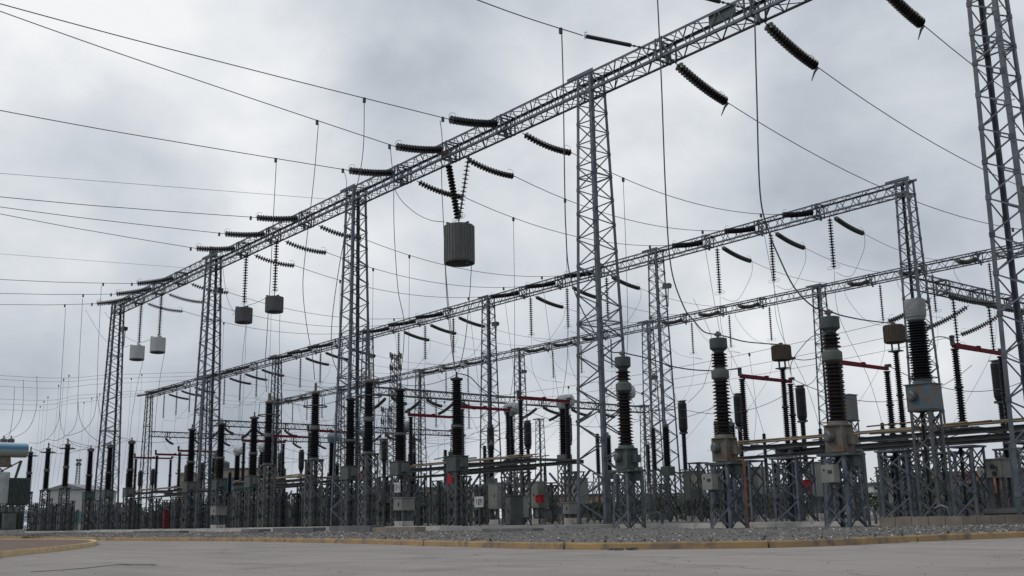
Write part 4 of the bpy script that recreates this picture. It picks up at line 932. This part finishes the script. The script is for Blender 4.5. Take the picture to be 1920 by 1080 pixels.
for X, lab in ((-58.6, 'vertical disc string above the dark drum beside the second front tower'), (-54.6, 'vertical disc string above the dark drum left of the third tower'), (-76.1, 'vertical disc string above the lower pale drum at the left'), (-72.2, 'vertical disc string above the upper pale drum at the left')):
    o = string('suspension_string', (X+.05, 27, 16.3), (X, 27, 13.1), .15, .15, 'porcelain2', 0, n=12); tag(o, lab, 'insulator string', 'strings holding the drums')
# floodlights
for px, py, Y, lab in ((235, 617, YA, 'leftmost tower'), (413, 545, YA, 'second tower'), (931, 608, YB, 'middle gantry tower left of the big foreground tower'), (1253, 537, YB, 'middle gantry tower right of the big foreground tower'), (700, 668, YB, 'middle gantry tower behind the third front tower'), (984, 697, YC, 'rear gantry tower left of the big foreground tower'), (1229, 708, YC, 'rear gantry tower right of the big foreground tower')):
    c = at(px, py, 1, Y); t = thing('floodlight', tuple(c)); g = MB(); a_ = .5
    s_ = .28 if Y < 40 else .3
    g.add([(c.x-s_, c.y-.2, c.z+.2), (c.x+s_, c.y-.2, c.z+.16), (c.x+s_*.85, c.y-.25, c.z-.22), (c.x-s_, c.y-.25, c.z-.16), (c.x-s_*.6, c.y+.15, c.z+.16), (c.x+s_*.6, c.y+.15, c.z+.12), (c.x+s_*.5, c.y+.12, c.z-.12), (c.x-s_*.6, c.y+.12, c.z-.1)],
          [(0, 1, 2, 3), (4, 7, 6, 5), (0, 4, 5, 1), (1, 5, 6, 2), (2, 6, 7, 3), (3, 7, 4, 0)]); g.build('lamp_housing', 'dark', t)
    g = MB(); g.tube([(c.x, c.y, c.z-.1), (c.x-.05, c.y, c.z-.45), (c.x-.1, c.y, c.z-1.3)], .03, 6); g.bar((c.x-.1, c.y, c.z-1.2), (c.x-.6, c.y, c.z-1.2), .05); g.bar((c.x-.1, c.y, c.z-.6), (c.x-.6, c.y, c.z-.6), .05); g.build('bracket', 'steel2', t)
    tag(t, 'small floodlight clamped to the ' + lab, 'floodlight', 'floodlights on the towers')

# ------------------------------------------------------------------ droppers and jumpers
def pw(pts, Ya, Yb, r, label, name='dropper', group='droppers and jumpers'):      # pixels with depths running from Ya to Yb
    n = len(pts); return wire([at(p[0], p[1], 1, Ya+(Yb-Ya)*i/(n-1)) for i, p in enumerate(pts)], r, name=name, label=label, group=group, smooth=7)
pw([(1053, 57), (1056, 160), (1059, 360), (1061, 430), (1067, 508), (1091, 580), (1135, 652), (1166, 661)], 21.8, 24.05, .020, 'thick dropper curving behind the big tower onto the column beside it')
pw([(1232, -20), (1240, 150), (1248, 360), (1258, 500), (1282, 575), (1300, 600), (1320, 622), (1344, 627)], 21.5, 24.0, .020, 'thick dropper swinging down to the middle near capacitor head')
pw([(1415, 30), (1419, 180), (1425, 360), (1440, 430), (1462, 485), (1490, 540), (1525, 575), (1558, 585)], 21.5, 23.7, .020, 'thick dropper swinging down to the tallest capacitor head')
pw([(825, 226), (829, 262), (828, 330), (832, 430), (838, 560), (848, 660), (855, 696)], 23.6, 24.2, .016, 'dropper passing left of the largest drum to the rightmost black column')
pw([(731, 270), (734, 300), (738, 345), (739, 430), (746, 540), (757, 600), (756, 660), (748, 716)], 23.6, 24.2, .016, 'dropper falling from the second upper string to a boxed column')
pw([(646, 323), (650, 345), (648, 390), (655, 520), (664, 640), (660, 700), (656, 738)], 23.7, 24.2, .014, 'dropper close to the third front tower down to its boxed column')
pw([(683, 194), (679, 300), (652, 420), (636, 500), (622, 610), (626, 680), (656, 716), (688, 698)], 19.9, 20.25, .016, 'dropper from the highest incoming conductor to the ring arrester by the tower')
pw([(597, 232), (588, 340), (573, 470), (568, 540), (575, 610), (586, 670), (590, 712)], 20.05, 20.25, .016, 'dropper from the second incoming conductor to the middle ring arrester')
pw([(518, 306), (513, 400), (507, 520), (501, 620), (497, 690), (500, 735)], 20.2, 20.25, .016, 'dropper from the third incoming conductor to the left ring arrester')
for pts, ya, yb, lab in (([(123, 578), (117, 680), (112, 763)], 21.8, 22, 'long dropper hanging from the lowest left incoming conductor'), ([(112, 763), (110, 787), (101, 809), (88, 824)], 22, 20.25, 'slack loop from the left junction to the middle ring arrester at the left'), ([(112, 763), (113, 790), (117, 806), (122, 817)], 22, 20.25, 'slack loop from the left junction to the right ring arrester at the left'),
                         ([(155, 559), (149, 670), (146, 750)], 21.8, 22, 'long dropper hanging from the middle left incoming conductor'), ([(146, 750), (144, 784), (136, 806), (123, 817)], 22, 20.25, 'slack loop from the middle junction to the right ring arrester at the left'), ([(146, 750), (150, 786), (165, 812), (186, 828), (204, 832)], 22, 24.2, 'slack loop from the middle junction to the middle boxed column at the left'),
                         ([(190, 536), (184, 660), (182, 738)], 21.8, 22, 'long dropper hanging from the upper left incoming conductor'), ([(182, 738), (176, 780), (157, 806), (124, 818)], 22, 20.25, 'slack loop from the right junction back to the right ring arrester at the left'), ([(182, 738), (190, 782), (212, 814), (238, 823)], 22, 24.2, 'slack loop from the right junction to the boxed column behind the leftmost tower'),
                         ([(55, 830), (72, 831), (88, 824), (105, 826), (122, 818)], 20.25, 20.25, 'jumper linking the heads of the three left ring arresters'), ([(123, 822), (140, 834), (155, 838), (168, 838)], 20.25, 24.2, 'jumper from the right ring arrester at the left to its boxed column')):
    pw(pts, ya, yb, .014, lab)
# jumpers of the nearest bay
pw([(1167, 660), (1180, 664), (1215, 672), (1270, 689), (1330, 695), (1390, 691)], 24.05, 30, .022, 'thick cable from the nearest column head to the first red arm post')
pw([(1347, 628), (1365, 632), (1400, 641), (1460, 646)], 24.0, 32.2, .022, 'thick cable from the middle capacitor head to the left brown drum')
pw([(1562, 586), (1580, 592), (1620, 600), (1668, 606)], 23.7, 33, .022, 'thick cable from the tallest capacitor head to the right brown drum')
pw([(1486, 672), (1510, 675), (1540, 668), (1560, 650), (1575, 632)], 32.5, 33, .016, 'cable looping right from the left brown drum')
pw([(1483, 700), (1484, 680), (1500, 655), (1525, 630), (1558, 628)], 32.8, 30, .014, 'thin loop rising from the red arm post behind the tallest capacitor')
pw([(1507, 725), (1525, 715), (1536, 690), (1540, 650)], 45.3, 40, .014, 'lead bowing up from the breaker beside the tallest capacitor')
pw([(1290, 755), (1310, 735), (1322, 715), (1336, 640), (1300, 560)], 45.3, 48, .013, 'lead rising from the breaker left of the rusty capacitor')
pw([(855, 700), (880, 706), (905, 730), (935, 745), (966, 743)], 24.2, 27.4, .020, 'thick cable from the rightmost black column to the red arm post')
pw([(748, 722), (775, 735), (800, 755), (830, 768), (860, 770)], 24.2, 27.4, .016, 'cable from the second boxed column to its red arm post')
pw([(655, 757), (690, 775), (725, 780), (762, 784)], 24.2, 27.4, .016, 'cable from the boxed column inside the third tower to its red arm post')
pw([(738, 350), (752, 375), (780, 400), (808, 413), (833, 416)], 26.4, 26.9, .015, 'slack lead curving down to the rim of the largest drum', name='jumper')
pw([(835, 497), (840, 560), (848, 640), (853, 696)], 26.8, 24.2, .016, 'left lead below the largest drum')
pw([(884, 498), (880, 560), (872, 640), (860, 697)], 26.8, 24.2, .016, 'right lead below the largest drum')
for (x0, y0, x1, y1, lab) in ((462, 607, 450, 790, 'left dark'), (525, 588, 531, 760, 'right dark'), (269, 674, 243, 822, 'left pale'), (309, 660, 290, 820, 'right pale')):
    pw([(x0, y0), (x0*.7+x1*.3-3, y0*.7+y1*.3), (x0*.3+x1*.7-3, y0*.3+y1*.7), (x1, y1)], 27, 27.3, .013, 'lead dropping from the rim of the %s drum' % lab)
for (x0, y0, x1, y1, lab) in ((417, 495, 448, 580, 'left dark'), (436, 590, 500, 558, 'right dark'), (160, 580, 245, 647, 'left pale'), (196, 585, 284, 636, 'right pale')):
    pw([(x0, y0), (x0*.6+x1*.4-4, y0*.35+y1*.65+6), (x0*.3+x1*.7, y0*.05+y1*.95+8), (x1, y1)], 26.6, 27, .013, 'curved lead arriving at the rim of the %s drum' % lab, name='jumper')
pw([(240, 824), (262, 828), (290, 830), (318, 828), (326, 833)], 24.2, 27.4, .014, 'cable from the boxed column behind the leftmost tower to its red arm')
pw([(1787, 640), (1770, 632), (1750, 634), (1742, 650)], 30, 28, .016, 'short cable from the right red arm post to the white headed column')
pw([(1483, 820), (1430, 835), (1400, 820), (1382, 800)], 33, 36, .013, 'low loop behind the rusty capacitor tank')
# generic droppers from the conductors between front and middle gantries
for k in (4, 5, 6):
    for i, X0 in enumerate(BAYS[k]):
        X = X0+.6; E = Vector((X, 30.15, 15.9)); B_ = Vector((X0-.05, 45.85, ZB_near))
        c = onsag(E, B_, .75, 33.4)-Vector((0, 0, .1)); q = Vector((X0, 33.3, 5.95)); wire([c, c.lerp(q, .4)+Vector((.15, .05, 0)), c.lerp(q, .8)+Vector((.25, .05, 0)), q], .012, name='dropper', key='straight dropper down to a drum headed transformer, {o}', group='droppers to the drum headed transformers')
        c = onsag(E, B_, .75, 44.0)-Vector((0, 0, .1)); q = Vector((X0+.7, 45.2, 6.6)); wire([c, c.lerp(q, .45)+Vector((0, -.25, 0)), q+Vector((0, -.5, .4)), q], .012, name='dropper', key='dropper down to a breaker pole, {o}', group='droppers to the breakers')
for k in range(1, 7):
    for i, X0 in enumerate(BAYS[k]):
        X = X0+.7
        q = Vector((X, 52.5, 5.0)); p = Vector((X, YB, 13.1)); wire([p, p+Vector((0, .1, -2.5)), p.lerp(q, .7)+Vector((.2, -.3, .0)), q], .011, name='dropper', key='dropper from a middle gantry suspension string, {o}', group='droppers behind the middle gantry')
        p = Vector((X, YC, 13.2)); q = Vector((X, 58.5, 4.7)); wire([p, p+Vector((.1, -1, -3)), q+Vector((0, 1.6, .6)), q], .010, name='dropper', key='dropper from a rear gantry suspension string to the yard, {o}', group='droppers before the rear gantry')

# short sagging leads from one apparatus to the next
for k in (4, 5, 6):
    for i, X in enumerate(BAYS[k]):
        for (A_, B_, sg, nm_) in ((Vector((X, 20.25, 5.5)), Vector((X, 24.2, 5.75)), .45, 'from a ring arrester back to a boxed transformer'), (Vector((X, 30.05, 5.15)), Vector((X, 33.0, 5.75)), .35, 'from a red switch arm to a drum headed transformer'), (Vector((X+.1, 33.6, 5.8)), Vector((X+.7, 45.3, 6.6)), 1.3, 'from a drum headed transformer to a breaker pole')):
            if k == 5 and A_.y < 21: continue
            wire(sagline(A_, B_, sg), .013, name='lead', smooth=1, key='sagging lead %s, {o}' % nm_, group='leads between apparatus')
for i, X in enumerate((-23.9, -19.9, -15.9)):
    wire(sagline((X+.0, 33, 5.1), (X+.6, 45.3, 6.5), 1.2), .013, name='lead', smooth=1, key='lead sagging back from a near red arm to a breaker, {o}', group='leads between apparatus')

# ------------------------------------------------------------------ transformer at the left edge
c = at(25, 850, 1, 17); Y = 17; X = c.x; z_ = c.z; t = thing('power_transformer', (X-2, Y, -.05))
M['cons'] = mat('conservator_paint', (.12, .28, .38), (.46, .50, .50), 1, .5)
def band(r, h_):
    tt = M['cons'].node_tree; b = tt.nodes['Principled BSDF']; tcn = tt.nodes['Texture Coordinate']; sp3 = tt.nodes.new('ShaderNodeSeparateXYZ'); tt.links.new(tcn.outputs['Object'], sp3.inputs[0])
    mr = tt.nodes.new('ShaderNodeMapRange'); mr.inputs[1].default_value = h_-.45; mr.inputs[2].default_value = h_+.45; tt.links.new(sp3.outputs['Z'], mr.inputs[0])
    rr = tt.nodes.new('ShaderNodeValToRGB'); rr.color_ramp.interpolation = 'CONSTANT'; es = rr.color_ramp.elements
    es[0].position = 0; es[0].color = (.24, .27, .25, 1); es[1].position = .50; es[1].color = (.05, .16, .28, 1); q = es.new(.72); q.color = (.16, .36, .46, 1); q = es.new(.86); q.color = (.52, .58, .60, 1)
    tt.links.new(mr.outputs[0], rr.inputs[0]); tt.links.new(rr.outputs[0], b.inputs['Base Color'])
band(.43, z_+.05)
xr = at(50, 850, 1, 17).x; Y = 17.0
yy = lambda px: at(px, 900, 0, xr).y
g = MB(); g.lathe((xr, Y, z_), [(.38, 0), (.42, .04), (.42, 4.6), (.38, 4.64)], 28, (0, -1, 0)); g.build('conservator', 'cons', t)
g = MB(); zr = zat(xr, Y, 945); zr1 = zat(xr, Y, 898); y0_, y1_ = yy(16), yy(54)
for q in range(16): g.box((xr, y0_+(y1_-y0_)*(q+.5)/16, (zr+zr1)/2), (.8, .035, zr1-zr))
g.box((xr-.1, (y0_+y1_)/2, zr1), (.5, y1_-y0_, .1)); g.box((xr-.1, (y0_+y1_)/2, zr), (.5, y1_-y0_, .1)); g.box((xr-.35, (y0_+y1_)/2, (zr+zr1)/2), (.1, y1_-y0_, zr1-zr)); g.build('radiator', 'green', t)
g = MB(); g.box((xr-.9, (yy(-60)+yy(52))/2, .55), (1.2, yy(52)-yy(-60), 1.15))
for q in range(12): g.box((xr-.25, yy(-20)+(yy(50)-yy(-20))*q/11, .6), (.12, .05, 1.05))
g.build('main_tank', 'green', t)
g = MB(); y4 = yy(41)
for (pa, pb) in (((41, 864), (8, 960)), ((38, 864), (25, 905)), ((40, 864), (0, 885)), ((0, 878), (14, 895))):
    ca, cb = at(*pa, 0, xr+.1), at(*pb, 0, xr+.1); g.bar(ca, cb, .07)
g.build('strut', 'steel2', t)
g = MB(); g.lathe((xr+.2, yy(4), zat(xr, Y, 945)), [(.3, 0), (.34, .05), (.34, 1.7), (.3, 1.76)], 20); g.build('cooler_drum', 'bluew', t)
g = MB(); g.box((xr+.3, yy(20), .62), (.5, .62, .85)); g.build('control_box', 'box', t)
g = MB(); g.lathe((xr, yy(6), z_-.95), [(.42, 0), (.42, .1), (.33, .15), (.3, .5), (.2, .56)], 18); g.build('turret', 'rust', t)
g = MB(); g.box((xr-.2, yy(10), .05), (1.4, 2.2, .2)); g.build('footing', 'concrete', t)
for px in (6, 20):
    cc = at(px, 834, 0, xr-.2); g = MB(); g.sheds(cc.x, cc.y, cc.z-.15, cc.z+.1, .14, .22, .07, 16); g.build('bushing', 'porcelain2', t)
    g = MB(); g.lathe((cc.x, cc.y, cc.z+.1), [(.18, 0), (.2, .2), (.1, .26), (.04, .28), (.04, .42)], 14); g.build('bushing_cap', 'cap', t)
tag(t, 'transformer with a blue and white striped tank cut by the left edge', 'power transformer')
pw([(27, 726), (25, 770), (18, 815), (8, 820)], 18, 17.6, .013, 'curved lead down to the left transformer bushing'); pw([(44, 712), (42, 770), (30, 800), (8, 818)], 18, 17.6, .013, 'second curved lead down to the left transformer bushing')
pw([(69, 705), (68, 765), (52, 805), (22, 822)], 18, 17.6, .013, 'curved lead down to the right transformer bushing')
# extra small stands, trestles and pipes low in the yard
def trestle(px, py, Y, wd, h, lab, m_='green'):
    c = at(px, py, 1, Y); g = MB(); X = c.x
    for dy in (-.3, .3):
        g.bar((X-wd*.5, Y+dy, -.05), (X-wd*.32, Y+dy, h), .09); g.bar((X+wd*.5, Y+dy, -.05), (X+wd*.32, Y+dy, h), .09)
    g.box((X, Y, h), (wd*1.0, .8, .12)); g.box((X, Y, h*.45), (wd*.85, .5, .08)); g.box((X, Y, h+.3), (wd*.5, .5, .5)); tag(g.build('trestle', m_), lab, 'trestle', 'grey green trestles')
trestle(720, 975, 31, 1.7, 1.0, 'grey green steel trestle left of the numbered box, low in the yard'); trestle(776, 975, 31, 1.7, 1.0, 'grey green steel trestle right of the small grey box, low in the yard')
g = MB(); c = at(1895, 966, 1, 29); g.tube([(c.x-.7, 29, .1), (c.x+.6, 29, .12)], .14, 12); g.box((c.x, 29, .02), (1.5, .4, .1)); tag(g.build('pipe', 'dark'), 'black pipe lying on the slab under the dialled cabinet', 'pipe')
for px, Y in ((1240, 24.9), (1780, 25.2), (1640, 25)):
    c = at(px, 985, 1, Y); g = MB(); z0 = -.1; g.tube([(c.x-.35, Y, z0+.35), (c.x-.15, Y, z0+.42), (c.x, Y, z0+.36), (c.x+.05, Y, z0+.15), (c.x+.05, Y, z0)], .04, 8); member('short bent grey pipe stub poking out of the ground, {o}', g.build('pipe_stub', 'steel'), px, 'pipe', 'bent pipe stubs')
c = at(1215, 985, 1, 27.5)

# ------------------------------------------------------------------ far background
def facade(name, px0, px1, ytop, ybot, D, dep, m_, rm, lab, gable=False, wins=0, band_=None):
    pc = CAM+ray((px0+px1)/2, 950)*D; X, Y = pc.x, pc.y; rz = math.atan2(RT.y, RT.x); wd = (px1-px0)*D/F; zt = zat(X, Y, ytop)
    ca, sa = math.cos(rz), math.sin(rz); L = lambda x, y, z: (X+x*ca-y*sa, Y+x*sa+y*ca, z)
    t = thing(name, (X, Y, -.4)); g = MB(); g.box(L(0, dep/2, zt/2-.2), (wd, dep, zt+.4), rz); g.build('wall', m_, t)
    g = MB()
    if gable: w2 = wd/2+.3; g.add([L(-w2, -.3, zt+.005), L(w2, -.3, zt+.005), L(w2, dep, zt+.005), L(-w2, dep, zt+.005), L(0, -.3, zt+wd*.16), L(0, dep, zt+wd*.16)], [(0, 1, 4), (1, 2, 5, 4), (2, 3, 5), (3, 0, 4, 5), (3, 2, 1, 0)])
    else: g.box(L(0, dep/2, zt+.12), (wd+.5, dep+.5, .22), rz)
    g.build('roof', rm, t)
    for i in range(wins): g = MB(); g.box(L(-wd/2+wd*(i+.5)/wins, -.01, zt*.55), (wd/wins*.42, .05, zt*.28), rz); g.build('window', 'winm', t)
    if band_: g = MB(); g.box(L(0, -.03, zt*band_[0]), (wd*.99, .06, zt*band_[1]), rz); g.build('cladding', band_[2], t)
    return tag(t, lab, 'building', 'buildings beyond the yard')
facade('warehouse', 86, 158, 918, 960, 125, 10, 'wallw', 'wallg', 'white shed with a grey gabled roof at the far left', gable=True, band_=(.3, .3, 'teal'))
facade('house', 160, 186, 944, 970, 140, 8, 'wallp', 'roofr', 'small house with a dull red roof beyond the left tower')
facade('office_building', 330, 352, 889, 975, 150, 8, 'walls', 'walls', 'narrow pale block behind the left red arms')
facade('office_building', 412, 484, 880, 975, 165, 14, 'walls', 'roof', 'sand coloured building with blue glazing under a blue water tank', band_=(.72, .28, 'bluep'))
c = CAM+ray(418, 874)*169; g = MB(); g.lathe((c.x, c.y, c.z-.55), [(1.0, 0), (1.05, .1), (1.05, 1.1), (.5, 1.4), (.3, 1.45)], 20); tag(g.build('water_tank', 'blue'), 'round blue water tank on the roof of the sand coloured building', 'water tank')
facade('workshop', 495, 640, 948, 985, 150, 12, 'bluep', 'roof', 'low blue sided workshop behind the ring arresters', wins=6)
facade('warehouse', 700, 905, 916, 985, 160, 16, 'walls', 'wallg', 'long sand walled warehouse behind the number signs', gable=False, wins=9)
facade('shop_row', 1005, 1150, 930, 985, 130, 10, 'wallp', 'roof', 'pinkish wall with a blue stripe seen through the big tower', band_=(.42, .3, 'bluep'))
facade('workshop', 1200, 1480, 926, 985, 150, 12, 'wallw', 'wallg', 'long low white roofed workshop behind the right breakers', wins=12)
facade('shed', 1740, 1875, 888, 985, 110, 12, 'walls', 'roof', 'tan shed behind the right lattice stands', wins=3)
facade('brick_house', 1890, 1990, 882, 985, 85, 12, 'wallb', 'roofr', 'brick house at the right edge behind the cropped tower', wins=2)
facade('white_wall_building', 1640, 1700, 908, 985, 110, 8, 'wallw', 'roof', 'small white building behind the right stands')
# communication towers
def comms(px, y0, Y, w_, lab, dish):
    c = at(px, y0, 1, Y); X, zt = c.x, c.z; t = thing('telecom_tower', (X, Y, -.4)); g = MB(); k = int(zt/ (w_*1.1)); W = lambda z: w_*(1+1.6*(zt-z)/zt)
    for a, b in ((-1, -1), (1, -1), (1, 1), (-1, 1)): g.bar((X+a*W(0)/2, Y+b*W(0)/2, -.4), (X+a*w_/2, Y+b*w_/2, zt), .13)
    for i in range(k):
        z0, z1 = zt*i/k, zt*(i+1)/k
        for c0, c1 in (((-1, -1), (1, -1)), ((1, -1), (1, 1)), ((1, 1), (-1, 1)), ((-1, 1), (-1, -1))): g.bar((X+c0[0]*W(z0)/2, Y+c0[1]*W(z0)/2, z0), (X+c1[0]*W(z1)/2, Y+c1[1]*W(z1)/2, z1), .07); g.bar((X+c1[0]*W(z0)/2, Y+c1[1]*W(z0)/2, z0), (X+c0[0]*W(z1)/2, Y+c0[1]*W(z1)/2, z1), .07)
    g.build('mast', 'steel2', t)
    g = MB()
    for z in (zt-.3, zt-w_*2.2):
        g.bar((X, Y-w_*1.1, z), (X, Y+w_*1.1, z), .1)
        for s_ in (-1, 1): g.box((X+s_*w_, Y, z), (.3, .3, w_*.9)); g.box((X, Y+s_*w_, z), (.3, .3, w_*.9))
        g.bar((X-w_*1.1, Y, z), (X+w_*1.1, Y, z), .1)
    g.build('antenna', 'steel2', t)
    for (dx, dz, r) in dish:
        g = MB(); g.lathe((X+dx, Y-.3, zt-dz), [(r*.3, -.35), (r*.8, -.2), (r, 0), (r*.98, .06), (.1, .1)], 18, (RT.x*.95+.2, RT.y*.95, .05)); g.bar((X+dx, Y, zt-dz), (X, Y, zt-dz), .12); g.build('dish', 'cap', t)
    tag(t, lab, 'telecom tower', 'distant telecom towers')
comms(742, 664, 120, 1.3, 'distant telecom tower with two round dishes, centre left', ((1.0, 1.1, .62), (.8, 3.2, .42)))
comms(148, 861, 130, .9, 'small distant telecom mast above the white shed at the left', ((.9, 1.5, .35),))
comms(725, 765, 150, 1.6, 'broad distant telecom tower head behind the boxed columns', ((1.3, 3, .5),))
# trees
def tree(px, y0, Y, wd, lab, seed):
    rr = random.Random(seed); c = at(px, y0, 1, Y); X, zt = c.x, c.z; t = thing('tree', (X, Y, -.4)); g = MB()
    g.tube([(X, Y, -.4), (X+.1, Y, zt*.35), (X-.1, Y, zt*.7)], [.22, .16, .07], 7)
    for q in range(5): a = q*1.3; g.tube([(X, Y, zt*.3), (X+math.cos(a)*wd*.25, Y+math.sin(a)*wd*.25, zt*.65)], [.08, .03], 5)
    g.build('trunk', 'bark', t); g = MB()
    cl = [(X+rr.uniform(-.38, .38)*wd, Y+rr.uniform(-.3, .3)*wd, zt*rr.uniform(.35, .88), rr.uniform(.16, .30)*wd) for _ in range(9)]
    for _ in range(900):
        q = rr.choice(cl); th, ph = rr.uniform(0, 6.28), math.acos(rr.uniform(-1, 1)); r_ = q[3]*rr.random()**.4
        p = Vector((q[0]+r_*math.sin(ph)*math.cos(th), q[1]+r_*math.sin(ph)*math.sin(th), min(zt, q[2]+r_*.8*math.cos(ph)))); s_ = rr.uniform(.12, .26)
        u = Vector((rr.uniform(-1, 1), rr.uniform(-1, 1), rr.uniform(-1, 1))).normalized()*s_; v_ = u.cross(Vector((rr.uniform(-1, 1), rr.uniform(-1, 1), 1))).normalized()*s_*.6
        g.add([p-u, p+v_, p+u, p-v_], [(0, 1, 2, 3)])
    g.build('crown', 'foliage', t); member(lab, t, px, 'tree', 'trees beyond the yard')
LT = 'dark green tree behind the lattice stands, {o}'
for i, (px, y0, wd) in enumerate([(208, 952, 4), (838, 942, 4), (862, 950, 3), (1135, 944, 5), (1205, 938, 6), (1240, 932, 6), (1275, 940, 6), (1350, 938, 6), (1395, 932, 6), (1318, 934, 6), (1420, 928, 7), (1460, 932, 7), (1490, 936, 5), (1550, 930, 7), (1600, 932, 6), (1100, 946, 5), (1770, 925, 6), (1650, 925, 5), (1706, 880, 7), (1745, 905, 5), (1800, 915, 6), (1845, 905, 6), (1870, 925, 4), (60, 958, 4)]):
    tree(px, y0, 85+(i % 3)*6, wd, LT, i)
# perimeter fence (posts and wire) far behind
ft = thing('perimeter_fence', (-100, 92, -.1)); g = MB()
for i in range(90): X = -190+i*2.2; g.box((X, 92, .9), (.08, .08, 2.2)); 
g.build('fence_post', 'steel2', ft)
g = MB()
for z in (.3, .8, 1.3, 1.9): g.box((-91, 92, z), (198, .03, .05))
g.build('rail', 'steel2', ft); tag(ft, 'long low grey rail fence along the back of the yard', 'fence')

# ------------------------------------------------------------------ labels from the place in the row
for key, L in SETS.items():
    L.sort(key=lambda a: a[0]); n = len(L)
    vert = key.startswith(('long incoming', 'hair thin', 'conductor crossing low'))
    for i, (x, o, cat, grp) in enumerate(L):
        side, far_ = ('from the top', 'topmost') if vert else ('from the left', 'leftmost'); rs, rf = ('from the bottom', 'lowest') if vert else ('from the right', 'rightmost')
        if n == 1: s_ = 'alone'
        elif i == 0: s_ = far_+' of its kind'
        elif i == n-1: s_ = rf+' of its kind'
        elif i < n/2: s_ = (ORDW[i] if i < 20 else 'number %d' % (i+1))+' '+side
        else: s_ = (ORDW[n-1-i] if n-1-i < 20 else 'number %d' % (n-i))+' '+rs
        tag(o, key.replace('{o}', s_), cat, grp)
